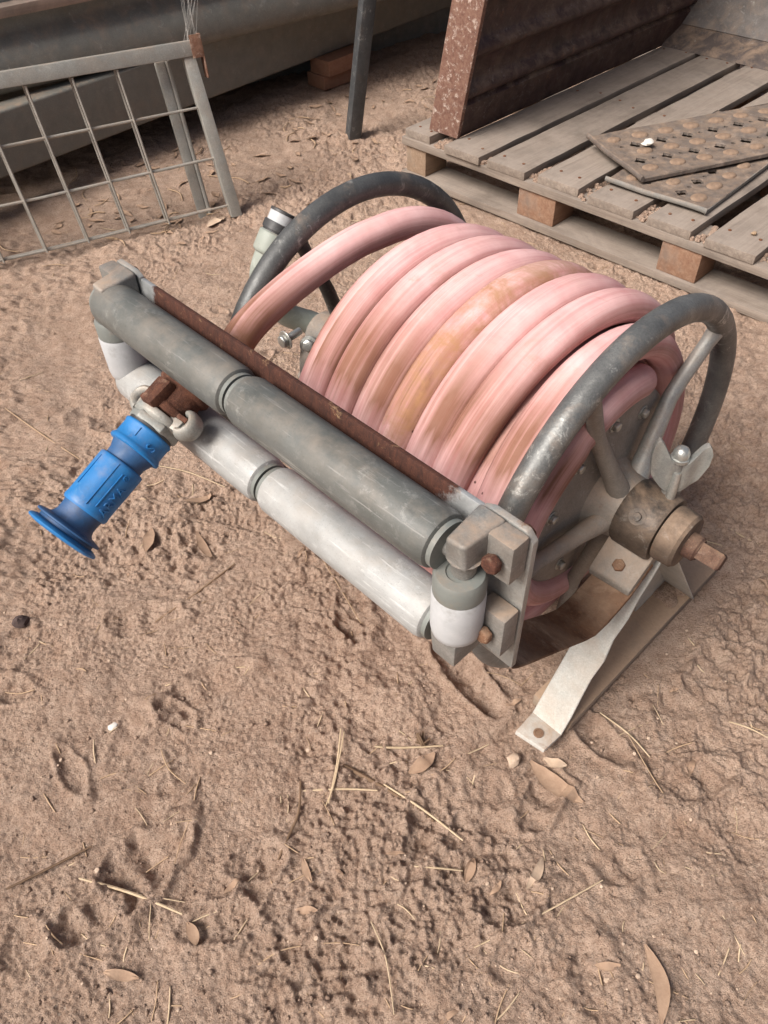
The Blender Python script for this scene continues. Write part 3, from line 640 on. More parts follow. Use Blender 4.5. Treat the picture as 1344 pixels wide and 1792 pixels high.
# ------------------------------------------------------------------ fire hose
hose = empty('fire_hose', RLOC, PSI, 'thick faded pink rubber hose with brown stains, coiled on the metal reel', 'hose')
keys = [(90, -.408, .2165), (180, -.395, .217), (270, -.365, .217), (360, -.338, .2185), (720, -.288, .2190), (1080, -.237, .2195), (1440, -.1915, .2190), (1800, -.1455, .2195), (2160, -.1030, .2195),
        (2250, -.088, .2195), (2340, -.074, .2180), (2430, -.062, .210), (2520, -.0630, .206), (2610, -.068, .178), (2700, -.066, .176), (2790, -.045, .200), (2880, -.0275, .2235), (2925, -.036, .2150), (2960, -.040, .2030),
        (3000, -.040, .190), (3060, -.030, .168), (3110, -.026, .162), (3240, -.024, .160), (3300, -.020, .154), (3345, -.024, .150), (3385, -.060, .144), (3480, -.095, .155), (3600, -.11, .170), (5400, -.345, .170)]
kp, ks, kr = map(np.array, zip(*keys))
def pchip(x, xs, ys):
    h = np.diff(xs); dl = np.diff(ys)/h; m_ = np.zeros(len(xs)); m_[1:-1] = np.where(dl[:-1]*dl[1:] > 0, 2*dl[:-1]*dl[1:]/(dl[:-1]+dl[1:]+1e-12), 0); m_[0] = dl[0]; m_[-1] = dl[-1]
    i = np.clip(np.searchsorted(xs, x)-1, 0, len(xs)-2); t = (x-xs[i])/h[i]
    return (2*t**3-3*t**2+1)*ys[i]+(t**3-2*t**2+t)*h[i]*m_[i]+(-2*t**3+3*t**2)*ys[i+1]+(t**3-t**2)*h[i]*m_[i+1]
phis = np.arange(90, 5400, 5.)
S = np.interp(phis, kp, ks); S = np.where(phis > 2150, pchip(phis, kp, ks), S); RR = pchip(phis, kp, kr)
RR = RR+.0019*vnoise(phis/130., phis*0+3.3, 21)*2; S = S+.0013*vnoise(phis/110., phis*0+8.3, 22)*2
path = []; ref = []; us = []; ra = []; rb = []
tail = smooth([(-.374, -.350, .486), (-.383, -.312, .479), (-.399, -.270, .482), (-.414, -.222, .496), (-.416, -.158, .5155), (-.413, -.085, .532), (-.410, -.03, .5385)], 8)[:-1]
for i, p in enumerate(tail):
    path.append(Vector(p)); ref.append(Vector((0, -.1, 1))); us.append(.25*i/len(tail)); ra.append(.0212); rb.append(.0215)
for ph, s, r in zip(phis, S, RR):
    a = 180-ph; path.append(polar(s, r, a)); ref.append(Vector((0, math.cos(R(a)), math.sin(R(a))))); us.append(ph/360)
    f = min(1, (ph-90)/200); ra.append(.0212-.0014*f); rb.append(.0215+.0034*f if ph < 3300 else .0225)
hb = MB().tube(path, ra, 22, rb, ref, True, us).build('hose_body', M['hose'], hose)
# coupling at the hose end, pointing out of the rollers
DIR = Vector((.105, -.925, -.365)).normalized(); C0 = Vector((-.373, -.352, .486)); KT = .935
SD = DIR.cross(Vector((0, 0, 1))).normalized(); UPV = SD.cross(DIR).normalized()
def along(t, sx=0, u=0): return C0+DIR*(t*KT)+SD*sx+UPV*u
def kt(p): return [(r_, h_*KT) for r_, h_ in p]
cp = MB().lathe([(.018, -.034), (.0225, -.030), (.0225, -.012), (.031, -.010), (.0325, -.006), (.0325, .001), (.030, .004), (.0265, .006), (.0265, .026), (.0285, .028), (.0285, .036), (.02, .038)], C0, DIR, 32).build('claw_coupling', M['coup'], hose, .0008, 1)
MB().hexa([along(.008, -.012, .0225), along(.008, .012, .0225), along(.046, .011, .022), along(.046, -.011, .022),
           along(.008, -.010, .036), along(.008, .010, .036), along(.044, .009, .038), along(.044, -.009, .038)]).build('coupling_claw', M['coup'], cp, .003)
MB().hexa([along(.008, -.012, -.0225), along(.008, .012, -.0225), along(.046, .011, -.022), along(.046, -.011, -.022),
           along(.008, -.010, -.036), along(.008, .010, -.036), along(.044, .009, -.038), along(.044, -.009, -.038)]).build('coupling_claw', M['coup'], cp, .003)
for sg in (-1, 1):
    a0 = [along(.030, sg*.026, -.012), along(.030, sg*.026, .012), along(.030, sg*.040, .009), along(.030, sg*.040, -.009)]
    MB().prism(a0, DIR*.006).build('coupling_flange', M['coup'], cp, .0015)

# ------------------------------------------------------------------ nozzle
noz = empty('hose_nozzle', RLOC, PSI, 'blue rubber hose nozzle with a grey claw coupling at the hose end', 'nozzle')
cl = MB().lathe([(.015, .038), (.030, .039), (.031, .042), (.031, .047), (.028, .0495), (.0275, .051), (.02, .0515)], C0, DIR, 32).build('claw_fitting', M['claw'], noz, .001, 1)
MB().lathe(kt([(.015, .053), (.0305, .053), (.0315, .055), (.0315, .0625), (.030, .064), (.015, .064)]), C0, DIR, 6, ref=UPV).build('hex_collar', M['claw'], cl, .0015)
for sg in (-1, 1):     # two hooked claws reaching back over the rusted flange
    pts = []
    for t in np.linspace(0, 1, 12):
        an = R(-90+t*205); pts.append(along(.036+.0135*math.sin(-an)*1.0, sg*(.0345+.0125*math.cos(an)), 0))
    MB().tube(pts, [.0115]*3+[.013]*6+[.0115, .010, .008], 14, [.0062]*3+[.0068]*5+[.006, .0055, .0048, .004], UPV).build('claw_hook', M['claw'], cl, 0)
    MB().hexa([along(.036, sg*.020, -.013), along(.036, sg*.038, -.010), along(.052, sg*.036, -.010), along(.052, sg*.020, -.013),
               along(.036, sg*.020, .013), along(.036, sg*.038, .010), along(.052, sg*.036, .010), along(.052, sg*.020, .013)]).build('claw_shoulder', M['claw'], cl, .003)
def ring_(name, prof, mat, bev=0): return MB().lathe(kt(prof), C0, DIR, 48).build(name, M[mat], noz, bev, ang=50)
ring_('gasket', [(.012, .063), (.028, .063), (.028, .0665), (.012, .0665)], 'blackband')
coll = ring_('twist_collar', [(.015, .0665), (.0285, .0665), (.0300, .068), (.0300, .0705), (.0290, .0718), (.0290, .0885), (.0302, .0905), (.0318, .0930), (.0318, .0960), (.0300, .0975), (.015, .0975)], 'blue')
ring_('neck', [(.012, .0974), (.0265, .0974), (.0255, .101), (.0228, .108), (.0225, .1175), (.012, .1175)], 'bluedark')
body = ring_('grip_sleeve', [(.012, .1165), (.0255, .1165), (.0272, .1182), (.0274, .122), (.0268, .178), (.0275, .183), (.0268, .1855), (.0255, .1875), (.012, .1875)], 'blue')
ring_('tip_neck', [(.012, .187), (.0240, .187), (.0232, .193), (.0232, .202), (.0250, .207), (.029, .2105), (.029, .2112), (.012, .2112)], 'bluedark')
ring_('bumper_flange', [(.012, .2095), (.030, .2095), (.0385, .2120), (.0395, .2135), (.0390, .2150), (.030, .2165), (.012, .2165)], 'bluedark')
ring_('bumper_groove', [(.012, .216), (.0335, .216), (.0335, .2205), (.012, .2205)], 'bluedark')
ring_('tip_flange', [(.012, .2200), (.036, .2200), (.0415, .2225), (.0428, .2245), (.0418, .2265), (.034, .2285), (.020, .2285), (.018, .222), (0, .222)], 'blue')
# raised ribs and moulded lettering, wrapped round the sleeve
SIDEV = None
def wrap(t, ang, r): return C0+DIR*(t*KT)+(UPV*math.cos(ang)+SD*math.sin(ang))*r
def rib(t0, t1, a, par, r=.0272, wd=.0007, hgt_=.0010):
    vs = []
    for tt in (t0, t1):
        for da, rr_ in ((-wd, r-.0008), (wd, r-.0008), (wd*.6, r+hgt_), (-wd*.6, r+hgt_)): vs.append(wrap(tt, a+da/r, rr_))
    MB().hexa([vs[0], vs[1], vs[5], vs[4], vs[3], vs[2], vs[6], vs[7]]).build('raised_rib', M['blue'], par, 0, smooth=False)
CAMLOC = (Matrix.Rotation(-PSI, 3, 'Z') @ (Vector((0, 0, CAMH))-Vector(RLOC)))
tv = CAMLOC-along(.15); A0 = math.atan2(tv.dot(SD), tv.dot(UPV))      # direction of the sleeve's upper side
def text(body_txt, t0, ang0, size, r, par, depth=.0016):
    cu = bpy.data.curves.new('t', 'FONT'); cu.body = body_txt; cu.size = size; cu.extrude = .0006; cu.resolution_u = 2
    ob = bpy.data.objects.new('t', cu); COL.objects.link(ob)
    dg = bpy.context.evaluated_depsgraph_get(); me_ = bpy.data.meshes.new_from_object(ob.evaluated_get(dg))
    bpy.data.objects.remove(ob)
    for v_ in me_.vertices:
        x, y, z = v_.co
        v_.co = wrap(t0-x, ang0+y/r, r+(depth if z > 0 else -.0008))
    me_.materials.append(M['blue']); me_.name = 'lettering'
    o = bpy.data.objects.new('lettering', me_); COL.objects.link(o); o.parent = par
    return o
rib(.124, .166, A0+1.02, body); rib(.121, .180, A0+.10, body); rib(.128, .176, A0-.26, body)
rib(.072, .084, A0+.35, coll, .029)
text('ARMA', .181, A0-.86, .0150, .0270, body); text('®', .133, A0-.62, .0095, .0270, body)
text('S', .0880, A0-.62, .0170, .0290, coll)

# ------------------------------------------------------------------ pallet (local x along the top boards, y to the left)
PLOC, PROT = (.112, 2.375, 0), .7619
pal = empty('timber_pallet', PLOC, PROT, 'dusty wooden pallet on the dirt behind the hose reel, carrying the rusty bin', 'pallet')
def board(name, x0, x1, t0, t1, z0, z1, mat, across=False, rough=.0014, par=pal):
    """a sawn board with a slightly uneven outline; across=True lays its length along the front of the pallet"""
    L, W = ((t1-t0), (x1-x0)) if across else ((x1-x0), (t1-t0))
    n = 14; mb = MB(); vs = []
    for i in range(n+1):
        x = L*i/n; e = [random.uniform(-rough, rough) for _ in range(2)]; d_ = random.uniform(-rough*.25, rough*.25)
        x += random.uniform(-.006, .006) if i in (0, n) else 0
        vs += [(x, e[0]*.6, 0), (x, W+e[1]*.6, 0), (x, W+e[1], z1-z0+d_), (x, e[0], z1-z0+d_)]
    fs = [(3, 2, 1, 0), tuple(4*n+i for i in range(4))]
    for i in range(n):
        b = 4*i
        for j in range(4): fs.append((b+j, b+(j+1) % 4, b+4+(j+1) % 4, b+4+j))
    mb.add(vs, fs)
    if across: return mb.build(name, mat, par, .0022, 2, loc=(x0, -t0, z0), rotz=-math.pi/2)
    return mb.build(name, mat, par, .0022, 2, loc=(x0, -t1, z0), rotz=0)
for x in (0, .54, 1.07):
    board('base_board', x-.012, x+.10, -.02, 1.42, .002, .022, M['wood'], True)
    board('stringer_board', x-.008, x+.10, -.02, 1.42, .1005, .122, M['wood'], True)
    for i, (t0, t1) in enumerate(((-.012, .066), (.414, .536), (.856, .962), (1.32, 1.41))):
        MB().box((0, 0, 0), (.096, t1-t0, .078)).build('spacer_block', M['woodred'] if i in (1, 2) else M['woodblock'], pal, .003, loc=(x+random.uniform(-.004, .004), -t1, .0223))
for t0, t1 in ((-.018, .088), (.150, .285), (.301, .438), (.463, .599), (.631, .772), (.802, .925), (.957, 1.088), (1.118, 1.25), (1.285, 1.415)):
    board('deck_board', -.008+random.uniform(-.008, .008), 1.18, t0+.003, t1-.004, .1224, .1445+random.uniform(-.001, .0015), M['wood'])
nl = MB()
for x in (.045, .59, 1.12):
    for t0, t1 in ((-.018, .088), (.150, .285), (.301, .438), (.463, .599), (.631, .772), (.802, .925), (.957, 1.088), (1.118, 1.25), (1.285, 1.415)):
        for q_ in (.25, .75): nl.lathe([(.0042, 0), (.0042, .0022), (0, .0026)], (x+random.uniform(-.02, .02), -(t0+(t1-t0)*(q_+random.uniform(-.06, .06))), .1436), (0, 0, 1), 8)
tag(nl.build('nail_heads', M['rust'], pal), kind='stuff')
# crumbs and dirt lodged between the boards
dm = MB()
for k in range(240):
    t = random.choice((.118, .119, .293, .45, .615, .787, .94, 1.10)); x = random.uniform(0, .09); r = random.uniform(.003, .009)
    dm.lathe([(0, 0), (r, .2*r), (r*.8, r), (0, r*1.2)], (x, -(t+random.uniform(-.022, .022)), .1215), (random.uniform(-.3, .3), random.uniform(-.3, .3), 1), 6)
tag(dm.build('dirt_crumbs', M['soil'], pal), kind='stuff')

# ------------------------------------------------------------------ rusty bin on the pallet
bin_ = empty('steel_bin', (PLOC[0], PLOC[1], .146), PROT, 'dark maroon rusted steel bin with ribbed side and grey back sheet, standing on the pallet', 'bin')
LEAN = .205
def lean(t, z): return -(t+LEAN*z)
mb = MB(); vs = []
prof = [(0, .0), (.0, .085), (.006, .095), (.016, .108), (.016, .122), (.004, .138), (0, .15), (0, .195), (.006, .205), (.016, .218), (.016, .232), (.004, .248), (0, .26), (0, .34), (.016, .355), (.016, .37), (0, .39), (0, .75)]
X0, X1 = .052, 1.32
prof = [(dt*1.7-(.024 if z > .09 else 0), z if z else -.0025) for dt, z in prof]
for o_ in (0, -.02):
    for dt, z in prof: vs += [(X0, lean(.150+dt+o_, z), z), (X1, lean(.150+dt+o_, z), z)]
k = len(prof); fs = []
for i in range(k-1):
    b = 2*i; fs += [(b, b+1, b+3, b+2), (2*k+b, 2*k+b+2, 2*k+b+3, 2*k+b+1), (b, b+2, 2*k+b+2, 2*k+b), (b+1, 2*k+b+1, 2*k+b+3, b+3)]
fs += [(0, 2*k, 2*k+1, 1), (2*k-2, 2*k-1, 4*k-1, 4*k-2)]
mb.add(vs, fs).build('ribbed_side', M['maroon'], bin_, 0, ang=60)
def P_(x, t, z): return (x, lean(t, z), z)
MB().hexa([P_(.036, .047, 0), P_(.036, .155, 0), P_(.050, .155, 0), P_(.050, .047, 0), P_(.036, .050, .75), P_(.036, .152, .75), P_(.050, .152, .75), P_(.050, .050, .75)]).build('end_post', M['binpost'], bin_, .002)
prof = [(1.135, -.001), (1.150, .012), (1.19, .026), (1.235, .048)]
vs = []
MB().strip([(x, -.10, z) for x, z in prof], (0, -1.5, 0), .004).build('sheet_lip', M['sheetlip'], bin_, 0, ang=60)
prof = [(1.232, .050), (1.262, .085), (1.30, .16), (1.33, .27), (1.345, .42), (1.35, .62)]
MB().strip([(x, -.10, z) for x, z in prof], (0, -1.5, 0), .004).build('back_sheet', M['sheet'], bin_, 0, ang=60)
for t0 in (.24,):
    MB().box((1.0, -t0-1.3, .60), (1.36, -t0-1.29, .75)).build('far_side', M['maroon'], bin_)

# ------------------------------------------------------------------ perforated grates
def grate(name, corner, ang, z, tilt, nu, label, mats, lipw):
    """corner: pallet (t, x); u runs along ang, v across"""
    cu, cv, nv = .0405, .0455, 5
    g = empty(name, (0, 0, 0), 0, label, 'grate', 'rusty perforated grates')
    px, py = corner[1], -corner[0]; ca, sa = math.cos(PROT), math.sin(PROT)
    g.location = (PLOC[0]+ca*px-sa*py, PLOC[1]+sa*px+ca*py, z); g.rotation_euler = (tilt[0], tilt[1], PROT+ang)
    mb = MB(); th_ = .0035; U0 = .028; V0 = .022
    def circ(cx, cy, fn, n=16): return [(cx+fn(2*math.pi*i/n)*math.cos(2*math.pi*i/n+math.pi/4), cy+fn(2*math.pi*i/n)*math.sin(2*math.pi*i/n+math.pi/4)) for i in range(n)]
    def sq(cx, cy, n=16):
        out = []
        for i in range(n):
            a = 2*math.pi*i/n+math.pi/4; c, s_ = math.cos(a), math.sin(a); q = max(abs(c), abs(s_)); out.append((cx+c/q*cu/2, cy+s_/q*cv/2))
        return out
    H = lambda x, y: .0012*math.sin(x*17)+.001*math.sin(y*23+x*9)
    studs = []
    for iu in range(nu):
        for iv in range(nv):
            cx, cy = U0+cu*(iu+.5), V0+cv*(iv+.5); par_ = (iu+(iv//2)) % 2
            if iv % 2 == 0:
                f = None
                if par_ == 0: studs.append((cx, cy))
            else: f = (lambda a: .0150*(1-.22*math.cos(4*a))) if par_ == 0 else (lambda a: .0062)
            if f is None:
                q = sq(cx, cy, 4)
                for zz, fl in ((0, 1), (-th_, 0)):
                    v_ = [(x, y, H(x, y)+zz) for x, y in q]; mb.add(v_, [(0, 1, 2, 3) if fl else (3, 2, 1, 0)])
            else:
                o_, i_ = sq(cx, cy), circ(cx, cy, f); n = 16
                v_ = [(x, y, H(x, y)) for x, y in o_]+[(x, y, H(x, y)-.0008) for x, y in i_]+[(x, y, H(x, y)-th_-.004) for x, y in i_]
                mb.add(v_, [(i, (i+1) % n, n+(i+1) % n, n+i) for i in range(n)]+[(n+i, n+(i+1) % n, 2*n+(i+1) % n, 2*n+i) for i in range(n)])
    U1, V1 = U0+cu*nu, V0+cv*nv
    for a, b in (((0, 0), (U0, V1+V0)), ((U0, 0), (U1, V0)), ((U0, V1), (U1, V1+V0))):
        n = max(1, int((b[0]-a[0])/.04))
        for i in range(n):
            x0 = a[0]+(b[0]-a[0])*i/n; x1 = a[0]+(b[0]-a[0])*(i+1)/n
            mb.add([(x0, a[1], H(x0, a[1])), (x1, a[1], H(x1, a[1])), (x1, b[1], H(x1, b[1])), (x0, b[1], H(x0, b[1]))], [(0, 1, 2, 3)])
    mb.build('perforated_plate', M[mats[0]], g, 0, smooth=False)
    W_ = V1+V0
    MB().box((-.002, -.001, -.010), (U1, .0025, .0005)).build('side_lip', M[mats[1]], g, .001, 1)
    MB().box((-.002, W_-.0025, -.010), (U1, W_+.001, .0005)).build('side_lip', M[mats[1]], g, .001, 1)
    MB().tube([(-.004, -.004+W_*i/8*1.03, .001+.0015*math.sin(i)) for i in range(9)], lipw, 10, lipw*.7).build('rolled_end', M[mats[1]], g)
    sm = MB(); n = 14; vs = []
    rings = [(1, 0), (.93, .0026), (.75, .005), (.42, .0068)]
    for q, zz in rings:
        for i in range(n):
            a = 2*math.pi*i/n; vs.append((q*.0225*math.cos(a), q*.0185*math.sin(a), zz*(1-.25*math.sin(a))))
    vs.append((0, 0, .0072)); fs = [(r*n+i, r*n+(i+1) % n, (r+1)*n+(i+1) % n, (r+1)*n+i) for r in range(3) for i in range(n)]+[(3*n+i, 3*n+(i+1) % n, 4*n) for i in range(n)]
    s0 = sm.add(vs, fs).build('raised_stud', M['dimple'], g)
    for i, (cx, cy) in enumerate(studs):
        s_ = s0 if i == 0 else s0.copy()
        if i: COL.objects.link(s_); s_.parent = g
        s_.location = (cx, cy, H(cx, cy)-.0005); s_.rotation_euler.z = random.uniform(-.15, .15); s_.scale = (random.uniform(.9, 1.08),)*2+(random.uniform(.75, 1.1),)
    return g
grate('perforated_grate', (.905, .085), R(2), .1575, (0, R(-.5)), 14, 'lower rusty perforated grate lying flat on the pallet boards, partly covered', ('grate', 'grated'), .0065)
grate('perforated_grate', (.715, .105), R(-26), .173, (R(1.2), R(-.8)), 14, 'upper rusty perforated grate with orange studs, laid askew over the other grate', ('grate', 'grate'), .0075)
def pw(t, x, z): ca, sa = math.cos(PROT), math.sin(PROT); return (PLOC[0]+ca*x+sa*t, PLOC[1]+sa*x-ca*t, z)
def lump(name, loc, size, mat, seed, flat=.5):
    rs = random.Random(seed); mb = MB(); n, k = 10, 5; vs = [(0, 0, -flat)]; 
    for i in range(1, k):
        ph = math.pi*i/k
        for j in range(n):
            a = 2*math.pi*j/n; q = rs.uniform(.75, 1.15); vs.append((q*math.sin(ph)*math.cos(a), q*math.sin(ph)*math.sin(a)*rs.uniform(.6, .9), -flat*math.cos(ph)*rs.uniform(.8, 1.1)))
    vs.append((0, 0, flat)); fs = [(0, 1+(j+1) % n, 1+j) for j in range(n)]
    for i in range(k-2):
        for j in range(n): fs.append((1+i*n+j, 1+i*n+(j+1) % n, 1+(i+1)*n+(j+1) % n, 1+(i+1)*n+j))
    fs += [(1+(k-2)*n+j, 1+(k-2)*n+(j+1) % n, len(vs)-1) for j in range(n)]
    return mb.add([(x*size, y*size, z*size) for x, y, z in vs], fs).build(name, mat, None, loc=loc, rotz=rs.uniform(0, 6), ang=30)
tag(lump('plaster_chip', pw(.625, .265, .192), .019, M['chip'], 3, .45), 'small white chip lying between the studs of the upper grate', 'chip')
tag(lump('wood_chip', pw(1.035, .075, .149), .0085, M['strawdull'], 5, .5), 'tan wood chip on the board end right of the grates', 'chip')

# ------------------------------------------------------------------ mesh panel leaning at the left
mp = empty('mesh_panel', (-.395, 2.168, 0), math.atan2(-.414, -.910), 'galvanised frame panel with square wire mesh leaning near the grey trough', 'mesh panel')
LN = R(12)
def PV(d, h, b): return Vector((d, -(h*math.sin(LN)+b*math.cos(LN)), h*math.cos(LN)-b*math.sin(LN)))
def rail(name, d0, d1, h0, h1, b0, b1, mat, bev=.003, skew=0):
    return MB().hexa([PV(d0, h0, b0), PV(d1, h0, b0), PV(d1, h0, b1), PV(d0, h0, b1), PV(d0+skew, h1, b0), PV(d1+skew, h1, b0), PV(d1+skew, h1, b1), PV(d0+skew, h1, b1)]).build(name, M[mat], mp, bev)
rail('frame_stile', -.016, .016, -.004, .405, 0, .032, 'mesh', .003, .034)
rail('frame_rail', .014, 1.10, .405, .440, -.004, .034, 'mesh')
rail('frame_stile', 1.07, 1.10, -.004, .405, 0, .032, 'mesh')
rail('rear_stile', .072, .098, -.004, .402, .050, .072, 'mesh', .006, .018)
MB().tube([PV(.066, 0, .056), PV(.084, .40, .056)], .0065, 10).build('rear_rod', M['mesh'], mp)
rail('corner_bracket', -.004, .026, .400, .452, -.0075, -.0045, 'bracket', .001)
rail('corner_bracket', -.0045, -.0005, .352, .4525, -.0075, .026, 'bracket', .001)
for lay, b, dd_, dh in ((0, .004, 0, 0), (1, .024, .004, -.003)):
    for i in range(9):
        d = .221+.112*i+dd_
        if lay and i > 7: continue
        MB().tube([PV(d, .403, b), PV(d-.013, .2, b+random.uniform(-.002, .002)), PV(d-.027, .018, b)], .0032, 7).build('mesh_wire', M['wire'], mp)
    for h in (.283, .155, .026):
        MB().tube([PV(.015+(.05 if lay else 0), h+dh+.004, b+.006), PV(.5, h+dh-.002+random.uniform(-.003, .003), b+.006), PV(1.08, h+dh, b+.006)], .0034, 7).build('mesh_wire', M['wire'], mp)

# ------------------------------------------------------------------ grey trough and the beam under it
TD = Vector((.799, .602, 0)); TROT = math.atan2(TD.y, TD.x)
tr = empty('steel_trough', (-1.03, 2.37, 0), TROT, 'long grey steel trough with a rolled lip at the back of the scene', 'trough')
prof = [(.36, .272), (.05, .272), (.012, .278), (-.002, .290), (-.006, .31), (-.003, .345), (.008, .372), (.030, .390), (.046, .405), (.052, .43), (.055, .455), (.06, .80)]
MB().strip([(-2.2, b, z) for b, z in prof], (6.2, 0, 0), -.004).build('trough_body', M['trough'], tr, 0, ang=50)
MB().box((-2.2, .36, -.02), (4.0, .366, .8)).build('trough_light_block', M['trough'], tr)  # unseen plate added down to the dirt, blocks bright ground behind the beam gap
tb = empty('top_board', (-1.03, 2.37, .452), TROT, 'dusty pinkish board lying along the top edge of the grey trough', 'board')
board('board', -1.4, 1.9, -.045, .005, 0, .026, M['plank'], False, .006, tb)
bm_ = empty('steel_beam', (-.815, 2.513, 0), math.atan2(.743, .67), 'olive grey steel beam on bricks beneath the trough', 'beam')
MB().box((-1.8, .0, .098), (3.6, .07, .262)).build('beam_web', M['beam'], bm_, .008, 3)
def brick(loc, rot, h, label):
    o = MB().box((-.105, -.05, 0), (.105, .05, h)).build('brick', M['brick'], None, .004, 2, loc=loc, rotz=rot); o['label'] = label; o['category'] = 'brick'; return o
brick((-.125, 3.275, -.004), R(42), .048, 'dusty lower brick of the pair under the grey beam')
brick((-.112, 3.268, .0445), R(47), .053, 'reddish upper brick wedged under the grey beam')
ps = MB(); q = R(20); ca, sa = math.cos(q), math.sin(q)
def sqp(cx, cy, r, z): return [(cx+x*ca-y*sa, cy+x*sa+y*ca, z) for x, y in ((-r, -r), (r, -r), (r, r), (-r, r))]
ps.hexa(sqp(-.066, 2.71, .022, -.03)+sqp(.150, 2.71, .022, 1.3))
tag(ps.build('steel_post', M['post'], None, .004), 'slanting dark square steel post standing in the dirt in front of the trough', 'post')
# cobwebs on the panel corner
wb = MB(); rs = random.Random(4)
a0 = mp.matrix_basis @ PV(.02, .438, .01)
for k in range(13):
    b0 = Vector((a0.x+rs.uniform(-.05, .05), a0.y+.20+rs.uniform(-.04, .08), .52+rs.uniform(0, .2))); md = a0.lerp(b0, .5)+Vector((rs.uniform(-.015, .015), 0, rs.uniform(-.03, 0)))
    wb.tube([a0+Vector((rs.uniform(-.02, .02), 0, 0)), md, b0], .00022, 4)
tag(wb.build('cobweb', M['web']), 'fine pale cobweb strands rising from the corner of the mesh panel', 'cobweb')

# ------------------------------------------------------------------ litter on the dirt
def stalk(mb, pts, r, lift=.004, flat=1):
    P = smooth([(x, y, hgt(x, y)+lift) for x, y in pts], 5)
    k = len(P); P = [Vector((p.x, p.y, .45*p.z+.55*(P[0].z+(P[-1].z-P[0].z)*i/(k-1)))) for i, p in enumerate(P)]
    rad = [r*(.55+.6*math.sin(math.pi*(.15+.75*i/(k-1)))) for i in range(k)]
    mb.tube(P, rad, 6, [x*flat for x in rad]); return mb
def leafmesh(mb, a, b, wdt, seed, curl=.25, lift=.005):
    rs = random.Random(seed); A = Vector((a[0], a[1], 0)); B = Vector((b[0], b[1], 0)); L = (B-A).length; D = (B-A)/L; Nn = Vector((-D.y, D.x, 0)); n = 9
    vs = []; bend = rs.uniform(-.12, .12); tl = rs.uniform(-.3, .3)
    zz = [hgt(A.x+D.x*L*i/n, A.y+D.y*L*i/n) for i in range(n+1)]; z0 = sum(zz)/len(zz); sl = (zz[-1]-zz[0])/n
    for i in range(n+1):
        t = i/n; w_ = wdt*.5*(math.sin(math.pi*min(1, max(0, t*.94+.03)))**.8); c = A+D*(L*t)+Nn*(bend*L*math.sin(math.pi*t)); base = max(z0+sl*(i-n/2), zz[i]-.001)+lift
        for j in (-1, -.5, 0, .5, 1):
            z = base+curl*w_*(j*j)+tl*w_*j+(.0009 if j == 0 else 0)+.0012*math.sin(9*t+seed); vs.append(tuple(c+Nn*(w_*j)+Vector((0, 0, z))))
    m5 = 5; nn = len(vs); vs += [(x, y, z-.0006) for x, y, z in vs]; fs = []
    for i in range(n):
        for j in range(4):
            q = (i*m5+j, i*m5+j+1, (i+1)*m5+j+1, (i+1)*m5+j); fs.append(q); fs.append(tuple(nn+k for k in reversed(q)))
    mb.add(vs, fs); return mb
def straw(pts, r, label, mat='straw', lift=.004, name='straw_stalk', cat='straw', flat=1):
    x, y = pts[0]; o = stalk(MB(), pts, r*.66, lift, flat).build(name, M[mat]); return tag(o, label, cat)
straw([(-.382, .747), (-.324, .797), (-.263, .863)], .0034, 'long flat pale straw on bare dirt below the lower roller', 'strawdull', .003, flat=.5)
straw([(-.073, .538), (-.078, .486), (-.089, .433)], .0020, 'upright pale straw crossing the short horizontal one, in front of the reel', lift=.010)
straw([(-.068, .533), (-.081, .461), (-.093, .431)], .0016, 'thin straw leaning beside the upright pale straw in front of the reel', lift=.006)
straw([(-.125, .454), (-.07, .453), (-.022, .447)], .0021, 'short horizontal straw touching the foot of the upright pale straw')
straw([(-.07, .49), (.001, .446), (.053, .409)], .0042, 'thick dark stalk half buried in the dirt in front of the reel', 'twig', .002, 'stalk', 'stalk')
straw([(-.013, .458), (.039, .421), (.089, .378)], .0022, 'pale straw lying alongside the thick dark stalk')
straw([(-.406, .345), (-.336, .326), (-.267, .299)], .0026, 'long pale straw near the bottom left of the photo', lift=.008)
straw([(-.333, .328), (-.299, .32), (-.269, .316)], .0012, 'short thin straw touching the long pale one at bottom left')
straw([(-.025, .516), (.011, .513), (.073, .512)], .0024, 'straw with a frayed dark seed head in front of the metal foot')
straw([(.09, .25), (.178, .285), (.26, .322)], .0015, 'long thin straw slanting across the dirt at lower right')
straw([(.307, .555), (.341, .522), (.365, .487)], .0017, 'thin straw right of the metal foot')
straw([(.34, .518), (.362, .445), (.388, .39)], .0012, 'fine hair-like stalk running down from the straw right of the metal foot', 'strawdull')
straw([(-.801, 1.312), (-.705, 1.233), (-.61, 1.159)], .0019, 'long thin straw at the left edge behind the nozzle', 'strawdull')
straw([(-.449, 1.122), (-.378, 1.098), (-.3, 1.047)], .0016, 'curved pale straw right of the blue nozzle')
straw([(-.109, .862), (-.073, .786), (-.043, .725)], .0014, 'thin straw on the dirt below the middle of the lower roller', 'strawdull')
straw([(-.129, .467), (-.13, .423), (-.144, .385), (-.154, .364)], .0026, 'curved dark twig left of the short horizontal straw', 'twig', .003, 'twig', 'twig')
straw([(-.498, .336), (-.454, .359), (-.401, .387)], .0024, 'brown twig at the lower left above the long pale straw', 'twig', .008, 'twig', 'twig')
straw([(-.333, .521), (-.316, .49), (-.288, .467)], .0014, 'small bent pale twig left of the middle foreground', 'strawdull', .004, 'twig', 'twig')
straw([(.489, .533), (.513, .52), (.534, .501)], .0016, 'short straw at the right edge of the photo')
straw([(.023, .345), (.056, .342), (.085, .34)], .0018, 'short pale straw beside the torn brown leaf in the right foreground')
straw([(-.033, .282), (-.016, .241), (-.008, .183)], .0014, 'thin straw in the middle of the bottom edge')
sh = MB(); rs = random.Random(9)
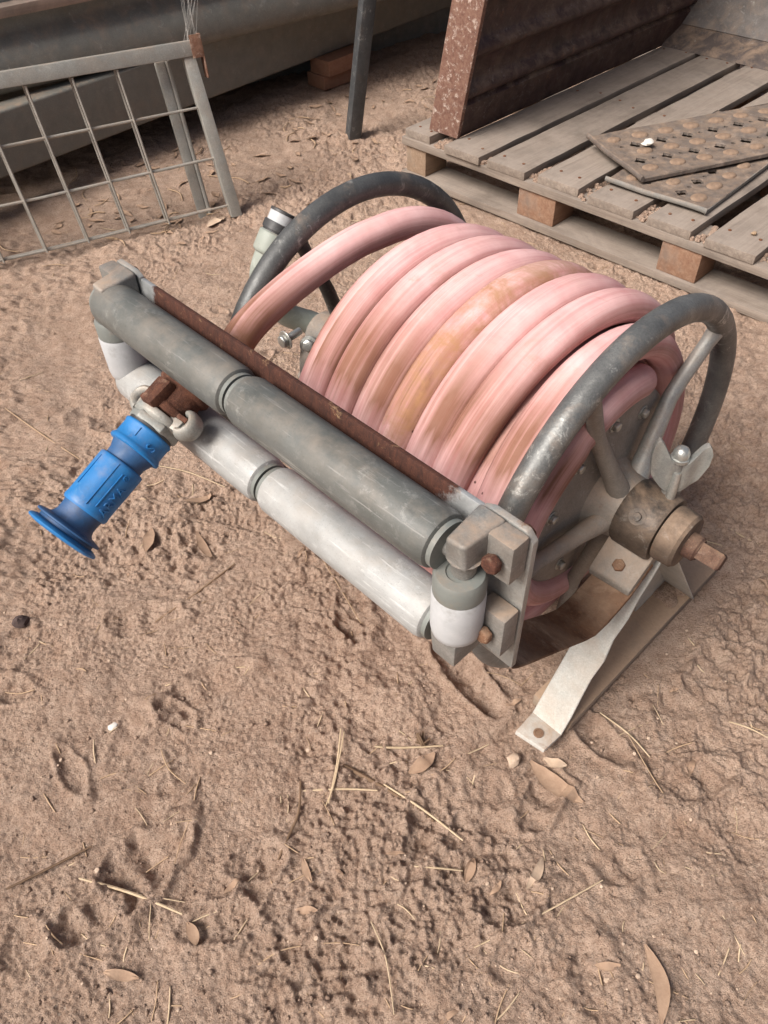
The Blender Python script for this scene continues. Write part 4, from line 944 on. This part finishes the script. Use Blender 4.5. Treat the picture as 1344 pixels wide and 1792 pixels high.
for k in range(16): stalk(sh, [(.045+rs.uniform(-.003, .003), .512), (.047+rs.uniform(-.014, .014), .512+rs.uniform(.004, .024))], .0011, .006+rs.uniform(0, .008))
tag(sh.build('seed_head', M['twig']), 'dark frayed seed head on the straw in front of the metal foot', 'seed head')
def leaf(a, b, w_, label, mat='leaf', seed=1, curl=.25):
    return tag(leafmesh(MB(), a, b, w_, seed, curl).build('dry_leaf', M[mat]), label, 'leaf')
leaf((.293, .247), (.29, .166), .017, 'long brown gum leaf at the bottom right', seed=2)
leaf((.196, .489), (.257, .425), .026, 'dusty brown gum leaf just below the metal foot', seed=3)
leaf((.022, .474), (.060, .50), .022, 'broad torn leaf under the straw with the seed head', seed=4, curl=.1)
leaf((-.262, .292), (-.244, .263), .014, 'small round leaf at the end of the long pale straw', seed=5)
leaf((-.319, 1.032), (-.371, 1.012), .018, 'narrow tan leaf right of the blue nozzle', seed=6)
leaf((-.339, .939), (-.305, .877), .016, 'curled tan leaf on the dirt below the roller guide', seed=7)
leaf((.161, .312), (.189, .352), .012, 'slim pale leaf left of the long thin slanting straw', 'leafpale', 8)
leaf((.087, .324), (.101, .355), .013, 'torn brown leaf in the right foreground', seed=9, curl=.5)
leaf((-.423, .95), (-.424, .896), .02, 'dull leaf on the dirt just right of the nozzle tip', seed=10)
leaf((-.475, 2.112), (-.435, 2.175), .028, 'pale leaf propped at the foot of the mesh panel', 'leafpale', 11)
leaf((-.353, .239), (-.31, .232), .012, 'tan leaf at the bottom edge left of the middle', seed=12)
leaf((-.121, .363), (-.108, .331), .010, 'small brown leaf below the curved dark twig', seed=13)
leaf((.215, .492), (.245, .478), .014, 'pale leaf fragment right of the metal foot tip', 'leafpale', 14)
tag(lump('dark_stone', (-.604, .753, hgt(-.604, .753)+.006), .014, M['dark'], 8, .8), 'small dark purple stone at the left edge of the dirt', 'stone')
tag(lump('white_chip', (-.412, .561, hgt(-.412, .561)+.003), .0075, M['chip'], 9, .35), 'white splintered chip on the dirt at the left', 'chip')
tag(lump('pale_pebble', (.172, .489, hgt(.172, .489)+.006), .0125, M['pebble'], 10, .6), 'pale curled bark chip beside the metal foot tip', 'chip')

# uncountable litter: straw bits, leaf scraps, pebbles
st_, sd_, lf_, pb_ = MB(), MB(), MB(), MB(); rs = random.Random(21)
def spot(pw_=1.0):
    y = .12+3.1*(rs.random()**1.7); x = rs.uniform(-.34-.42*y, .34+.42*y); return x, y
for k in range(620):
    x, y = spot(); a = rs.uniform(0, math.pi); L = rs.choice((.012, .02, .03, .045))*rs.uniform(.6, 1.3); b = rs.gauss(0, .09)
    mid = (x+math.cos(a+b)*L*.5, y+math.sin(a+b)*L*.5)
    stalk(st_ if k % 3 == 0 else sd_, [(x, y), mid, (x+math.cos(a)*L, y+math.sin(a)*L)], rs.uniform(.0004, .0010), rs.uniform(-.0012, .002))
for k in range(150):    # debris gathered beneath the panel, the trough and round the bricks
    t = rs.random(); x = -1.0+1.5*t+rs.uniform(-.15, .15); y = 2.1+.85*t+rs.uniform(-.3, .45); a = rs.uniform(0, 6.3); L = rs.uniform(.02, .06)
    if k % 3: leafmesh(lf_, (x, y), (x+math.cos(a)*L, y+math.sin(a)*L), rs.uniform(.008, .018), k, .3, .003)
    else: stalk(sd_, [(x, y), (x+math.cos(a)*L*.8, y+math.sin(a)*L*.8), (x+math.cos(a+.3)*L*1.6, y+math.sin(a+.3)*L*1.6)], rs.uniform(.001, .002), .004)
for k in range(60):
    x, y = spot(); a = rs.uniform(0, 6.3); L = rs.uniform(.010, .034)
    leafmesh(lf_, (x, y), (x+math.cos(a)*L, y+math.sin(a)*L), L*rs.uniform(.18, .38), k+300, rs.uniform(.1, .6), .0015)
for k in range(420):
    x, y = spot(); r = rs.uniform(.0010, .0024) if k % 12 else rs.uniform(.0024, .0042)
    pb_.lathe([(0, -r*.4), (r*.9, -r*.1), (r*.8, r*.4), (0, r*.65)], (x, y, hgt(x, y)+r*.15), (rs.uniform(-.4, .4), rs.uniform(-.4, .4), 1), 6)
cr = MB()
for k in range(7000):
    x, y = spot(); r = rs.uniform(.0009, .0022) if k % 7 else rs.uniform(.002, .0046)
    if 1.9 < y < 3 and x > .1: continue
    z = hgt(x, y)+r*.15; j = [rs.uniform(.65, 1.25)*r for _ in range(6)]
    cr.add([(x+j[0], y, z), (x, y+j[1], z+.2*r), (x-j[2], y, z), (x, y-j[3], z-.1*r), (x+.2*r, y, z+j[4]*.8), (x, y, z-j[5])], [(0, 1, 4), (1, 2, 4), (2, 3, 4), (3, 0, 4), (1, 0, 5), (2, 1, 5), (3, 2, 5), (0, 3, 5)])
tag(cr.build('soil_crumbs', M['soil'], ang=180), kind='stuff')
tag(st_.build('straw_scraps', M['straw'], ang=180), kind='stuff'); tag(sd_.build('dusty_straw_scraps', M['strawdull'], ang=180), kind='stuff')
tag(lf_.build('leaf_scraps', M['leaf'], ang=180), kind='stuff'); tag(pb_.build('pebbles', M['pebble'], ang=60), kind='stuff')
